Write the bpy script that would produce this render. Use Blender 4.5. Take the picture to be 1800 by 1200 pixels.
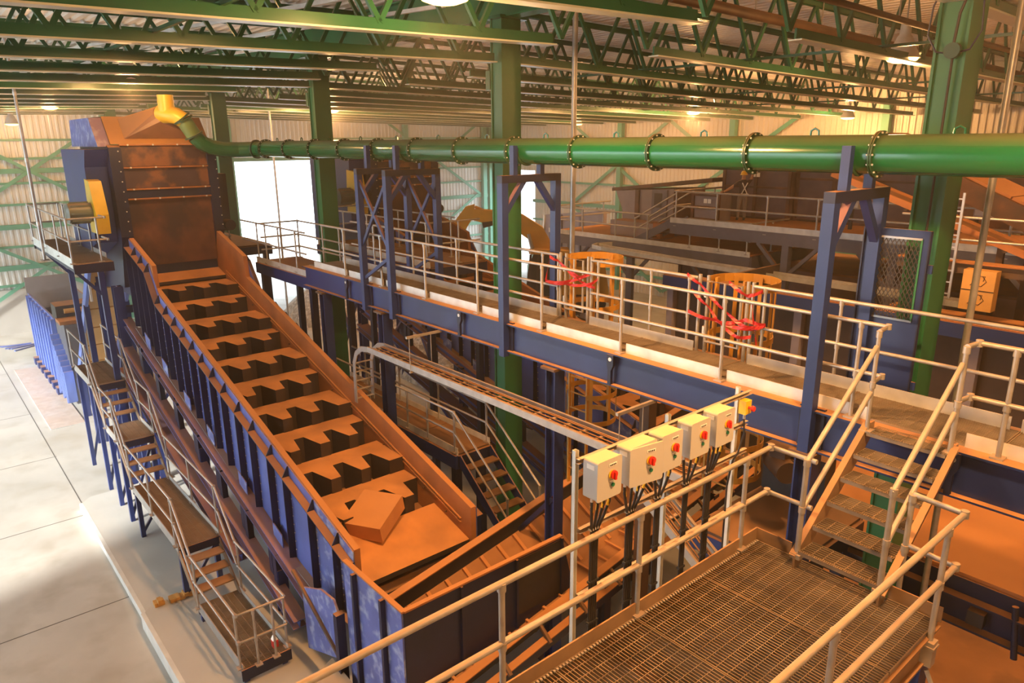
import bpy, math, random
from mathutils import Matrix, Vector
random.seed(7)
SC = bpy.context.scene
COL = SC.collection
for o in list(bpy.data.objects):
    bpy.data.objects.remove(o)

# ------------------------------------------------------------------ camera
yaw, pitch, roll = (math.radians(a) for a in (139.6296, 15.5935, -0.4296))
fw = Vector((math.cos(yaw)*math.cos(pitch), math.sin(yaw)*math.cos(pitch), -math.sin(pitch)))
rt = Vector((math.sin(yaw), -math.cos(yaw), 0)); up = rt.cross(fw)
r2 = math.cos(roll)*rt + math.sin(roll)*up
u2 = -math.sin(roll)*rt + math.cos(roll)*up
cam = bpy.data.cameras.new('camera'); cam.sensor_width = 36; cam.sensor_fit = 'HORIZONTAL'
cam.lens = 36*1265.558/1800; cam.clip_end = 400
co = bpy.data.objects.new('camera', cam); COL.objects.link(co)
M = Matrix.Identity(4)
for i in range(3):
    M[i][0], M[i][1], M[i][2] = r2[i], u2[i], -fw[i]
M[2][3] = 9.5
co.matrix_world = M
SC.camera = co

# ------------------------------------------------------------------ world, sun, exposure
w = bpy.data.worlds.new('sky'); SC.world = w; w.use_nodes = True
bg = w.node_tree.nodes['Background']
bg.inputs['Color'].default_value = (0.80, 0.92, 1.0, 1); bg.inputs['Strength'].default_value = 5.0
sun = bpy.data.lights.new('sun', 'SUN'); sun.energy = 11.0; sun.angle = math.radians(4); sun.color = (1, 0.96, 0.88)
so = bpy.data.objects.new('sun', sun); COL.objects.link(so)
so.rotation_euler = Vector((-0.25, 0.90, -0.42)).to_track_quat('-Z', 'Y').to_euler()
vs = SC.view_settings
vs.view_transform = 'Standard'; vs.look = 'None'; vs.gamma = 1; vs.use_curve_mapping = False
vs.exposure = 0.34
SC.cycles.max_bounces = 6; SC.cycles.diffuse_bounces = 4; SC.cycles.glossy_bounces = 3
SC.cycles.sample_clamp_indirect = 6; SC.cycles.use_denoising = True
SODIUM = (1.0, 0.49, 0.165)

# ------------------------------------------------------------------ materials
def mat(name, col, rough=.5, metal=0.0, var=.15, scale=2.0, dust=0.0, dcol=(.42, .19, .07), coat=0, bump=0.0, bscale=20, spots=None):
    m = bpy.data.materials.new(name); m.use_nodes = True
    nt = m.node_tree; N = nt.nodes; L = nt.links; b = N['Principled BSDF']
    g = N.new('ShaderNodeNewGeometry')
    n = N.new('ShaderNodeTexNoise'); n.inputs['Scale'].default_value = scale; n.inputs['Detail'].default_value = 4
    L.new(g.outputs['Position'], n.inputs['Vector'])
    r = N.new('ShaderNodeMapRange'); r.inputs['From Min'].default_value = .3; r.inputs['From Max'].default_value = .7
    r.inputs['To Min'].default_value = 1-var; r.inputs['To Max'].default_value = 1+var
    L.new(n.outputs['Fac'], r.inputs['Value'])
    v = N.new('ShaderNodeVectorMath'); v.operation = 'SCALE'; v.inputs[0].default_value = col
    L.new(r.outputs['Result'], v.inputs['Scale'])
    out = v.outputs['Vector']
    if spots:
        c2, s2, lo, hi = spots
        n2 = N.new('ShaderNodeTexNoise'); n2.inputs['Scale'].default_value = s2; n2.inputs['Detail'].default_value = 6
        L.new(g.outputs['Position'], n2.inputs['Vector'])
        r3 = N.new('ShaderNodeMapRange'); r3.inputs['From Min'].default_value = lo; r3.inputs['From Max'].default_value = hi
        L.new(n2.outputs['Fac'], r3.inputs['Value'])
        mx = N.new('ShaderNodeMix'); mx.data_type = 'RGBA'; mx.inputs['B'].default_value = (*c2, 1)
        L.new(r3.outputs['Result'], mx.inputs['Factor']); L.new(out, mx.inputs['A']); out = mx.outputs['Result']
    b.inputs['Roughness'].default_value = rough
    if dust > 0:
        sx = N.new('ShaderNodeSeparateXYZ'); L.new(g.outputs['Normal'], sx.inputs[0])
        r4 = N.new('ShaderNodeMapRange'); r4.inputs['From Min'].default_value = .35; r4.inputs['From Max'].default_value = .9
        r4.inputs['To Max'].default_value = dust
        L.new(sx.outputs['Z'], r4.inputs['Value'])
        n3 = N.new('ShaderNodeTexNoise'); n3.inputs['Scale'].default_value = 1.3; n3.inputs['Detail'].default_value = 5
        L.new(g.outputs['Position'], n3.inputs['Vector'])
        r5 = N.new('ShaderNodeMapRange'); r5.inputs['From Min'].default_value = .3; r5.inputs['From Max'].default_value = .6
        r5.inputs['To Min'].default_value = .65
        L.new(n3.outputs['Fac'], r5.inputs['Value'])
        mu = N.new('ShaderNodeMath'); mu.operation = 'MULTIPLY'
        L.new(r4.outputs['Result'], mu.inputs[0]); L.new(r5.outputs['Result'], mu.inputs[1])
        mx = N.new('ShaderNodeMix'); mx.data_type = 'RGBA'; mx.inputs['B'].default_value = (*dcol, 1)
        L.new(mu.outputs[0], mx.inputs['Factor']); L.new(out, mx.inputs['A']); out = mx.outputs['Result']
        rr = N.new('ShaderNodeMapRange'); rr.inputs['To Min'].default_value = rough; rr.inputs['To Max'].default_value = .9
        L.new(mu.outputs[0], rr.inputs['Value']); L.new(rr.outputs['Result'], b.inputs['Roughness'])
        if metal:
            rm = N.new('ShaderNodeMapRange'); rm.inputs['To Min'].default_value = metal; rm.inputs['To Max'].default_value = 0
            L.new(mu.outputs[0], rm.inputs['Value']); L.new(rm.outputs['Result'], b.inputs['Metallic'])
    elif metal:
        b.inputs['Metallic'].default_value = metal
    L.new(out, b.inputs['Base Color'])
    b.inputs['Coat Weight'].default_value = coat
    if bump:
        n4 = N.new('ShaderNodeTexNoise'); n4.inputs['Scale'].default_value = bscale; n4.inputs['Detail'].default_value = 5
        L.new(g.outputs['Position'], n4.inputs['Vector'])
        bp = N.new('ShaderNodeBump'); bp.inputs['Strength'].default_value = bump; bp.inputs['Distance'].default_value = .02
        L.new(n4.outputs['Fac'], bp.inputs['Height']); L.new(bp.outputs['Normal'], b.inputs['Normal'])
    return m

def emit(name, col, s):
    m = bpy.data.materials.new(name); m.use_nodes = True
    nt = m.node_tree; nt.nodes.clear()
    e = nt.nodes.new('ShaderNodeEmission'); e.inputs['Color'].default_value = (*col, 1); e.inputs['Strength'].default_value = s
    o = nt.nodes.new('ShaderNodeOutputMaterial'); nt.links.new(e.outputs[0], o.inputs[0])
    return m

DUST = (.42, .19, .07)
MT = dict(
    blue=mat('blue_paint', (.009, .026, .135), .42, var=.2, scale=1.5, dust=.85),
    navy=mat('navy_paint', (.006, .010, .042), .45, var=.25, scale=1.5, dust=.8),
    lblue=mat('scuffed_blue_paint', (.09, .12, .36), .5, var=.25, scale=2, dust=.8, spots=((.28, .33, .52), 5, .5, .66)),
    green=mat('green_column_paint', (.018, .14, .055), .42, var=.12, scale=1, dust=.5),
    dgreen=mat('dark_green_steel', (.022, .11, .055), .26, var=.2, scale=1, dust=.55, dcol=(.20, .15, .08)),
    wgreen=mat('green_girt_paint', (.10, .34, .22), .5, var=.1),
    duct=mat('green_duct_paint', (.002, .092, .032), .20, var=.08, scale=1, dust=.6, dcol=(.15, .12, .05), coat=.3),
    ring=mat('dark_green_flange', (.012, .055, .025), .4, dust=.4),
    yellow=mat('yellow_paint', (.62, .40, .02), .4, dust=.3, var=.1),
    cage=mat('safety_yellow_cage', (.42, .20, .02), .5, dust=.5),
    galv=mat('galvanised_steel', (.40, .39, .38), .36, metal=.5, var=.15, scale=6, dust=.6, dcol=(.38, .19, .07)),
    galv2=mat('galvanised_plate', (.62, .62, .60), .42, metal=.35, var=.15, scale=4, dust=.5),
    grate=mat('steel_grating', (.26, .22, .18), .5, metal=.4, var=.2, scale=4, dust=.75, dcol=(.19, .10, .042)),
    orange=mat('ochre_dusted_steel', (.36, .14, .045), .7, var=.22, scale=1.4, dust=.9, dcol=(.50, .22, .075)),
    rust=mat('rusted_steel_panel', (.11, .042, .016), .62, var=.45, scale=1.6, dust=.5, spots=((.045, .022, .012), 1.3, .45, .62)),
    purple=mat('dusty_dark_panel', (.06, .036, .042), .5, var=.3, scale=1.1, dust=.8, spots=((.22, .095, .045), 1.5, .5, .6)),
    dark=mat('dark_steel', (.022, .019, .018), .55, var=.3, dust=.7),
    brown=mat('dusty_brown_steel', (.085, .048, .026), .6, var=.3, dust=.85, dcol=(.27, .13, .05)),
    grey=mat('grey_painted_steel', (.27, .26, .27), .5, var=.12, dust=.7),
    boxg=mat('light_grey_enclosure', (.47, .47, .46), .38, var=.03, dust=.75, dcol=(.62, .36, .12)),
    white=mat('white_label', (.85, .85, .82), .5, var=.02),
    ink=mat('dark_print', (.03, .03, .03), .6, var=.02),
    red=mat('red_knob_plastic', (.65, .03, .02), .35, var=.05),
    tape=mat('red_danger_tape', (.36, .012, .012), .4, var=.1),
    knoby=mat('yellow_switch_plate', (.80, .50, .02), .4, var=.03),
    gbtn=mat('green_button', (.01, .16, .09), .3, var=.05),
    cable=mat('black_cable', (.02, .02, .022), .45, var=.1),
    concrete=mat('concrete_floor', (.44, .42, .38), .75, var=.12, scale=.5, bump=.15, bscale=6, spots=((.36, .33, .28), 1.1, .48, .72)),
    slab=mat('concrete_slab', (.47, .45, .41), .75, var=.1, scale=.8, bump=.15, bscale=8),
    joint=mat('floor_joint', (.10, .09, .08), .9),
    upst=mat('concrete_upstand', (.48, .46, .42), .8, var=.15, scale=.7),
    clad=mat('white_cladding', (.72, .72, .69), .5, var=.05, scale=.4),
    clad2=mat('cream_cladding', (.66, .60, .50), .55, var=.06, scale=.4),
    deck=mat('white_roof_deck', (.74, .72, .68), .5, var=.06, scale=.5),
    card=mat('cardboard_with_dust', (.50, .22, .08), .75, var=.12, dust=.5, dcol=(.55, .25, .09)),
    machine=mat('excavator_yellow', (.70, .38, .05), .45, var=.1, dust=.3),
    glass=mat('dark_window_glass', (.03, .04, .04), .1, var=.1),
    skin=mat('skin', (.42, .22, .13), .6, var=.05),
    shirt=mat('dark_work_shirt', (.07, .045, .04), .8, var=.1),
    pants=mat('dark_work_trousers', (.10, .07, .06), .8, var=.1),
    helmet=mat('yellow_hard_hat', (.85, .50, .02), .3, var=.03),
    trash=mat('mixed_waste', (.40, .33, .26), .9, var=.5, scale=5, spots=((.62, .60, .56), 7, .55, .62)),
    yellowp=mat('ochre_conveyor_panel', (.62, .34, .09), .55, var=.1, dust=.3),
    leaf=mat('dry_scrap', (.50, .26, .06), .7, var=.3),
    lamp=emit('sodium_glow', (1.0, .52, .16), 7),
    chrome=mat('bright_steel', (.70, .70, .70), .22, metal=.9, var=.05),
)

# ------------------------------------------------------------------ mesh helpers
W = {}                                   # world matrix of every object we place
GL = {}                                  # shared unit meshes
def link(o, mw, parent=None):
    COL.objects.link(o); W[o] = mw
    if parent is not None:
        o.parent = parent; o.matrix_parent_inverse = W[parent].inverted()
    o.matrix_basis = mw
    return o

def mesh(name, vs_, fs, m, smooth=False):
    me = bpy.data.meshes.new(name); me.from_pydata([tuple(v) for v in vs_], [], fs); me.update()
    if m is not None: me.materials.append(MT[m])
    if smooth:
        me.polygons.foreach_set('use_smooth', [True]*len(me.polygons))
        try: me.set_sharp_from_angle(angle=math.radians(42))
        except Exception: pass
    return me

def unit(kind, m):
    k = (kind, m)
    if k in GL: return GL[k]
    if kind == 'cube':
        v = [(x, y, z) for x in (-.5, .5) for y in (-.5, .5) for z in (-.5, .5)]
        f = [(0, 1, 3, 2), (4, 6, 7, 5), (0, 4, 5, 1), (2, 3, 7, 6), (0, 2, 6, 4), (1, 5, 7, 3)]
        GL[k] = mesh('block_'+m, v, f, m)
    else:
        n = int(kind[3:]); v = []; f = []
        for i in range(n):
            a = 2*math.pi*i/n
            v += [(math.cos(a), math.sin(a), -.5), (math.cos(a), math.sin(a), .5)]
        for i in range(n):
            j = (i+1) % n; f.append((2*i, 2*j, 2*j+1, 2*i+1))
        f.append(tuple(2*i for i in range(n))[::-1]); f.append(tuple(2*i+1 for i in range(n)))
        GL[k] = mesh('rod_'+m, v, f, m, True)
    return GL[k]

def frame(p, q, up_=(0, 0, 1)):
    p = Vector(p); q = Vector(q); z = q-p; L = z.length; z = z/max(L, 1e-9); u = Vector(up_)
    if abs(z.dot(u)) > .999: u = Vector((1, 0, 0)) if abs(z.x) < .9 else Vector((0, 1, 0))
    x = u.cross(z).normalized(); y = z.cross(x)
    R = Matrix((x, y, z)).transposed().to_4x4(); R.translation = (p+q)/2
    return R, L

def obj(name, me, parent=None, mw=None):
    return link(bpy.data.objects.new(name, me), mw or Matrix.Identity(4), parent)
def box(name, c, s, m, parent=None, rz=0, R=None):
    mw = Matrix.Translation(Vector(c)) @ (R if R is not None else Matrix.Rotation(rz, 4, 'Z')) @ Matrix.Diagonal((*s, 1))
    return obj(name, unit('cube', m), parent, mw)
def bx(name, x0, x1, y0, y1, z0, z1, m, parent=None):
    return box(name, ((x0+x1)/2, (y0+y1)/2, (z0+z1)/2), (abs(x1-x0), abs(y1-y0), abs(z1-z0)), m, parent)
def bar(name, p, q, w_, h_, m, parent=None, up_=(0, 0, 1)):      # w_ across, h_ along up_
    R, L = frame(p, q, up_)
    return obj(name, unit('cube', m), parent, R @ Matrix.Diagonal((w_, h_, L, 1)))
def rod(name, p, q, r, m, parent=None, n=10):
    R, L = frame(p, q)
    return obj(name, unit('rod%d' % n, m), parent, R @ Matrix.Diagonal((r, r, L, 1)))

class MB:
    def __init__(s): s.v = []; s.f = []
    def box(s, x0, x1, y0, y1, z0, z1):
        b = len(s.v)
        s.v += [(x, y, z) for x in (x0, x1) for y in (y0, y1) for z in (z0, z1)]
        s.f += [tuple(b+i for i in q) for q in ((0, 1, 3, 2), (4, 6, 7, 5), (0, 4, 5, 1), (2, 3, 7, 6), (0, 2, 6, 4), (1, 5, 7, 3))]
    def bar(s, p, q, w_, h_, up_=(0, 0, 1)):
        R, L = frame(p, q, up_); b = len(s.v)
        s.v += [tuple(R @ Vector((x*w_, y*h_, z*L))) for x in (-.5, .5) for y in (-.5, .5) for z in (-.5, .5)]
        s.f += [tuple(b+i for i in k) for k in ((0, 1, 3, 2), (4, 6, 7, 5), (0, 4, 5, 1), (2, 3, 7, 6), (0, 2, 6, 4), (1, 5, 7, 3))]
    def prism(s, pts, d):                # planar polygon swept by vector d
        b = len(s.v); n = len(pts); d = Vector(d)
        s.v += [tuple(p) for p in pts] + [tuple(Vector(p)+d) for p in pts]
        s.f += [tuple(b+i for i in range(n))[::-1], tuple(b+n+i for i in range(n))]
        s.f += [(b+i, b+(i+1) % n, b+n+(i+1) % n, b+n+i) for i in range(n)]
    def tube(s, path, r, n=10, cap=True):
        path = [Vector(p) for p in path]; rs = r if isinstance(r, (list, tuple)) else [r]*len(path)
        b = len(s.v); prev = None
        for i, p in enumerate(path):
            t = (path[min(i+1, len(path)-1)]-path[max(i-1, 0)]).normalized()
            if prev is None:
                u = Vector((0, 0, 1)) if abs(t.z) < .9 else Vector((1, 0, 0))
            else: u = prev
            x = (u-t*u.dot(t)).normalized(); y = t.cross(x); prev = x
            for k in range(n):
                a = 2*math.pi*k/n; s.v.append(tuple(p+(x*math.cos(a)+y*math.sin(a))*rs[i]))
        for i in range(len(path)-1):
            for k in range(n):
                k2 = (k+1) % n; s.f.append((b+i*n+k, b+i*n+k2, b+(i+1)*n+k2, b+(i+1)*n+k))
        if cap:
            s.f.append(tuple(b+k for k in range(n))[::-1]); s.f.append(tuple(b+(len(path)-1)*n+k for k in range(n)))
    def lathe(s, prof, n=20, o=(0, 0, 0)):
        b = len(s.v)
        for r, z in prof:
            for k in range(n):
                a = 2*math.pi*k/n; s.v.append((o[0]+r*math.cos(a), o[1]+r*math.sin(a), o[2]+z))
        for i in range(len(prof)-1):
            for k in range(n):
                k2 = (k+1) % n; s.f.append((b+i*n+k, b+i*n+k2, b+(i+1)*n+k2, b+(i+1)*n+k))
    def ibeam(s, p, q, d, wf, tf=.02, tw=.014):
        R, L = frame(p, q)
        def bb(x0, x1, y0, y1):
            b = len(s.v)
            s.v += [tuple(R @ Vector((x, y, z*L))) for x in (x0, x1) for y in (y0, y1) for z in (-.5, .5)]
            s.f += [tuple(b+i for i in k) for k in ((0, 1, 3, 2), (4, 6, 7, 5), (0, 4, 5, 1), (2, 3, 7, 6), (0, 2, 6, 4), (1, 5, 7, 3))]
        bb(-wf/2, wf/2, d/2-tf, d/2); bb(-wf/2, wf/2, -d/2, -d/2+tf); bb(-tw/2, tw/2, -d/2+tf, d/2-tf)
    def build(s, name, m, parent=None, smooth=False, mw=None):
        return obj(name, mesh(name, s.v, s.f, m, smooth), parent, mw)
    def me(s, name, m, smooth=False): return mesh(name, s.v, s.f, m, smooth)

def tag(o, label, cat, group=None, kind=None):
    if label: o['label'] = label
    if cat: o['category'] = cat
    if group: o['group'] = group
    if kind: o['kind'] = kind
    return o
def thing(name, label, cat, loc=(0, 0, 0), group=None):
    o = bpy.data.objects.new(name, None); o.empty_display_size = .2
    link(o, Matrix.Translation(Vector(loc)))
    return tag(o, label, cat, group)
def struct(o): o['kind'] = 'structure'; return o
def kids(o): return [c for c in W if c.parent == o]
def dup(root, d, label=None, group=None):
    byp = {}
    for c in list(W): byp.setdefault(c.parent, []).append(c)
    r = root.copy(); COL.objects.link(r); mw = Matrix.Translation(Vector(d)) @ W[root]; W[r] = mw; r.matrix_basis = mw
    if label: r['label'] = label
    if group: r['group'] = group
    for ch in byp.get(root, []):
        c = ch.copy(); COL.objects.link(c); c.parent = r; c.matrix_parent_inverse = ch.matrix_parent_inverse.copy(); W[c] = Matrix.Translation(Vector(d)) @ W[ch]
        for gch in byp.get(ch, []):
            e = gch.copy(); COL.objects.link(e); e.parent = c; e.matrix_parent_inverse = gch.matrix_parent_inverse.copy(); W[e] = Matrix.Translation(Vector(d)) @ W[gch]
    return r

def bolt_row(mb, p, q, n, r=.02, nrm=(1, 0, 0), h=.02):
    p = Vector(p); q = Vector(q); nn = Vector(nrm)
    for i in range(n):
        c = p.lerp(q, i/max(n-1, 1)); mb.tube([c, c+nn*h], r, 6)
MT['flange_glare'] = mat('flange_painted_glare', (.50, .54, .47), .35, var=.08)  # bright reflected light under the joist flanges, put into a paler colour
MT['kerbw'] = mat('worn_white_kerb_paint', (.62, .61, .57), .6, var=.12, scale=3)
MT['fdust'] = mat('ochre_floor_dust', (.42, .20, .085), .9, var=.2, scale=.7, spots=((.30, .15, .07), 1.2, .5, .7))
# ------------------------------------------------------------------ floor and slabs
XW, YB, YL = -44.5, 35.8, -17.0
fl = struct(bx('floor', -75, 30, -45, 60, -.4, 0, 'concrete'))
for x in (-36.5, -30.2, -25.3, -20.5, -15.8, -11.0):
    bx('floor_joint', x-.012, x+.012, -14, 2.6, .0005, .003, 'joint', fl)
for y in (-2.2, 2.55):
    bx('floor_joint', -44, -20.8 if y > 0 else -6, y-.012, y+.012, .0005, .003, 'joint', fl)
pit = tag(bx('pit_cover', -36.8, -27.9, 2.85, 3.9, .002, .03, 'galv2'), 'pale flat steel pit cover plate set in the floor beside the bin', 'cover plate')
m = MB()
m.prism([(-20.85, 2.52, 0), (-14.6, 2.5, 0), (-14.6, 9.0, 0), (-21.1, 9.0, 0), (-21.1, 2.75, 0)], (0, 0, .2))
s1 = tag(m.build('concrete_plinth', 'slab'), 'low raised concrete plinth under the blue platforms', 'plinth')
m = MB()
m.prism([(-14.62, 2.62, 0), (-14.45, 2.46, 0), (-4, 2.46, 0), (-4, 9.0, 0), (-14.62, 9.0, 0)], (0, 0, .34))
s2 = tag(m.build('concrete_plinth', 'slab'), 'higher concrete plinth with a rounded corner by the foil scrap', 'plinth')

bx('painted_kerb', -20.85, -14.62, 2.44, 2.52, 0, .202, 'kerbw', s1); bx('painted_kerb', -14.45, -4, 2.38, 2.46, 0, .342, 'kerbw', s2)
fd = tag(bx('floor_dust', -7, 11.5, 2.6, 30, .0015, .004, 'fdust'), 'ochre dust spread over the floor beyond the platform', 'dust', None, 'stuff')
# ------------------------------------------------------------------ walls
def corr(u0, u1, z0, z1, fn, pitch=.28, dep=.045):
    vs_, fs = [], []; u = u0; k = 0; pr = []
    while u < u1:
        for du, d in ((0, 0), (.14, 0), (.17, dep), (.25, dep)):
            if u+du < u1: pr.append((u+du, d))
        u += pitch
    pr.append((u1, 0))
    for a, d in pr: vs_ += [fn(a, d, z0), fn(a, d, z1)]
    for i in range(len(pr)-1): fs.append((2*i, 2*i+2, 2*i+3, 2*i+1))
    return vs_, fs
def wall_mesh(name, pieces, fn, m):
    V, F = [], []
    for u0, u1, z0, z1 in pieces:
        v, f = corr(u0, u1, z0, z1, fn); b = len(V); V += v; F += [tuple(b+i for i in q) for q in f]
    return obj(name, mesh(name, V, F, m))
OP = (16.0, 21.1, 8.4)
wf = struct(wall_mesh('wall_far', [(YL, OP[0], 2.3, 12.45), (OP[1], YB, 2.3, 12.3), (OP[0], OP[1], OP[2], 12.4)], lambda a, d, z: (XW+d, a, z), 'clad'))
for y0, y1 in ((YL, OP[0]), (OP[1], YB)):
    bx('concrete_upstand', XW-.25, XW+.12, y0, y1, 0, 2.3, 'upst', wf)
for i, z in enumerate((2.5, 3.4, 4.45, 5.45, 6.55, 7.6, 8.2, 8.8, 9.7)):
    h = .24 if z in (3.4, 5.45, 8.2) else .11
    for y0, y1 in ((YL, OP[0]), (OP[1], YB)):
        bar('girt', (XW+.15, y0, z), (XW+.15, y1, z), .16, h, 'wgreen', wf)
bar('girt', (XW+.15, OP[0], 8.5), (XW+.15, OP[1], 8.5), .16, .22, 'wgreen', wf)
for y in (-6.6, 1.4, 9.4, 15.8, 21.3, 28.0, 34.9):
    bar('wall_column', (XW+.32, y, 0), (XW+.32, y, 11.2), .34, .3, 'wgreen', wf, up_=(1, 0, 0))
for yc in (5.7, 30.5, -2.6):
    for za, zb in ((5.6, 10.8), (.8, 5.7)):
        bar('wind_brace', (XW+.28, yc-4, za), (XW+.28, yc+4, zb), .05, .17, 'wgreen', wf)
        bar('wind_brace', (XW+.33, yc-4, zb), (XW+.33, yc+4, za), .05, .17, 'wgreen', wf)
# back wall; its corner gap is an added opening that lets daylight in
wb = struct(wall_mesh('wall_back', [(XW, -44.0, 0, 12.1), (-39.4, 12, 0, 12.1), (-44.0, -39.4, 7.4, 12.1)], lambda a, d, z: (a, YB-d, z), 'clad2'))
for z in (1.2, 2.6, 4.0, 5.3, 6.7, 8.0, 9.3):
    bar('girt', (XW if z > 7.4 else -39.4, YB-.15, z), (12, YB-.15, z), .16, .22 if z in (5.3, 8.0) else .12, 'wgreen', wb)
for k in range(8):
    x = -35.4-3.7+8*k if k else -44.2
    bar('wall_column', (x, YB-.32, 0), (x, YB-.32, 11.2), .34, .3, 'wgreen', wb, up_=(0, 1, 0))
for x in (-35.4, -27.4):
    for za, zb in ((5.3, 10.6), (.4, 5.3)):
        bar('wind_brace', (x, YB-.28, za), (x+8, YB-.28, zb), .05, .2, 'wgreen', wb, up_=(0, 0, 1))
        bar('wind_brace', (x, YB-.33, zb), (x+8, YB-.33, za), .05, .2, 'wgreen', wb)
struct(bx('wall_right_sky_block', 12, 12.2, YL, YB, 0, 12.4, 'clad2'))  # unseen end wall, put in to keep sky light out
struct(bx('wall_left_sun_block', -13, 12, YL-.2, YL, 0, 12, 'clad2'))  # unseen partial wall, added and sized to block the sun from the near bays

# ------------------------------------------------------------------ roof deck, columns, girder, joists
YR = 9.35; ZR = 12.55; SL = math.tan(math.radians(1.08))
def roof_deck(name, y0, y1):
    V, F, pr = [], [], []; y = y0
    while y < y1:
        for dy, d in ((0, 0), (.13, 0), (.17, .06), (.26, .06)): 
            if y+dy < y1: pr.append((y+dy, d))
        y += .30
    pr.append((y1, 0))
    for a, d in pr:
        z = ZR-abs(a-YR)*SL+d; V += [(XW, a, z), (12.2, a, z)]
    for i in range(len(pr)-1): F.append((2*i, 2*i+1, 2*i+3, 2*i+2))
    return struct(obj(name, mesh(name, V, F, 'deck')))
roof_deck('ceiling', YL, YR); roof_deck('ceiling', YR, YB)

def column(x, label):
    t = thing('steel_column', label, 'column', (x, 9.55, 0))
    b = MB(); b.box(x-.17, x-.14, 9.3, 9.78, 0, 11.7); b.box(x+.14, x+.17, 9.3, 9.78, 0, 11.7); b.box(x-.14, x+.14, 9.33, 9.36, 0, 11.7); b.box(x-.14, x+.14, 9.72, 9.75, 0, 11.7)
    b.build('shaft', 'green', t)
    bx('base_plate', x-.3, x+.3, 9.2, 9.9, 0, .04, 'green', t)
    bx('cap_plate', x-.26, x+.26, 9.2, 9.9, 11.7, 11.75, 'dgreen', t)
    return t
CX = [-3.37-7.98*k for k in range(6)]
lab = ['green steel column behind the blue mesh door', 'green steel column behind the walkway between the duct frames and gates', 'green steel column by the first step feeder and the walkway end', 'green steel column beside the duct bend at the feeder head',
       'green steel column standing past the feeder head', 'green steel column next to the far end wall']
cols = [column(x, l) for x, l in zip(CX, lab)]
for c, x in list(zip(cols, CX))[1:4]:      # bracket and junction box on the column shafts
    bx('junction_box', x-.30, x-.17, 9.28, 9.42, 10.45, 10.8, 'dgreen', c)
# wiring on the near column
t = thing('conduit_box', 'round grey junction box with looping cables on the green column by the mesh door', 'junction box', (CX[0], 9.3, 9.9))
m = MB(); m.tube([(CX[0]+.05, 9.29, 10.42), (CX[0]+.05, 9.21, 10.42)], .085, 16); m.build('housing', 'ring', t, True)
for a in (-1, 1):
    m = MB(); cx = CX[0]+.05
    m.tube([(cx+a*.06, 9.25, 10.40), (cx+a*.17, 9.24, 10.42), (cx+a*.27, 9.22, 10.6), (cx+a*.25, 9.22, 10.9), (cx+a*.12, 9.25, 11.25)], .010, 8); m.build('cable', 'navy', t, True)
m = MB(); m.tube([(CX[0]+.05, 9.25, 10.5), (CX[0]+.07, 9.25, 10.8), (CX[0]+.16, 9.25, 11.1), (CX[0]+.17, 9.25, 11.6)], .016, 8); m.build('cable', 'dark', t, True)
m = MB(); m.tube([(CX[0]+.05, 9.27, 10.34), (CX[0]+.045, 9.27, 8.2), (CX[0]+.045, 9.27, 6.6)], .014, 8); m.build('conduit', 'dark', t, True)
m = MB(); m.box(CX[0]-.07, CX[0]+.1, 9.26, 9.3, 11.02, 11.06); m.build('clamp', 'galv', t)

gd = thing('ridge_girder', 'deep green plate girder along the column heads', 'girder', (-16, 9.5, 11.7))
m = MB(); m.ibeam((XW, 9.5, 12.1), (12, 9.5, 12.1), .75, .34, .03, .02); m.build('beam', 'green', gd)

JX = [-11.35+2.66*k for k in range(-12, 6)]
webL = 1.62
def joist(x, side, lab_):
    ya, yb = (YR-.1, YL+.3) if side < 0 else (YR+.35, YB-.3)
    t = thing('roof_joist', lab_, 'roof joist', (x, (ya+yb)/2, 11), 'green open-web roof joists ' + ('over the feeder bay' if side < 0 else 'over the far bay'))
    zt = lambda y: ZR-.06-abs(y-YR)*SL
    zb = lambda y: 10.95-abs(y-YR)*SL
    s = 1 if side > 0 else -1
    oncol = min(abs(x-(c-.0)) for c in CX) < .4
    y0 = ya if oncol else ya+s*1.0
    m = MB()
    for q in (-1, 1):
        m.bar((x+q*.055, ya, zt(ya)-.05), (x+q*.055, yb, zt(yb)-.05), .02, .1)
    m.bar((x, ya, zt(ya)), (x, yb, zt(yb)), .22, .02); m.build('top_chord', 'dgreen', t)
    m = MB(); m.bar((x, y0, zb(y0)+.075), (x, yb, zb(yb)+.075), .035, .15); m.build('bottom_chord', 'dgreen', t)
    bar('chord_flange', (x, y0, zb(y0)-.012), (x, yb, zb(yb)-.012), .22, .022, 'flange_glare', t)
    n = int(abs(yb-ya)/webL); y = ya
    for i in range(n):
        a = ya+s*webL*i; b = a+s*webL*.5; c = a+s*webL
        bar('web_member', (x, a, zt(a)-.06), (x, b, zb(b)+.1), .07, .055, 'dgreen', t, up_=(1, 0, 0))
        bar('web_member', (x, b, zb(b)+.1), (x, c, zt(c)-.06), .07, .055, 'dgreen', t, up_=(1, 0, 0))
    return t
for i, x in enumerate(JX):
    for side in (-1, 1):
        if side < 0 and x > -2: continue
        joist(x, side, 'green open-web roof joist in the row of parallel joists ' + ('over the feeder bay' if side < 0 else 'over the far bay'))
for y in (-5, 3.2, 13.6, 21, 26.5):
    z = 11.1-abs(y-YR)*SL
    tag(bar('bridging_bar', (XW, y, z), (6, y, z), .05, .05, 'dgreen'), 'thin green bridging bar tying the roof joists together', 'tie bar', 'bridging bars between the joists')
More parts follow.
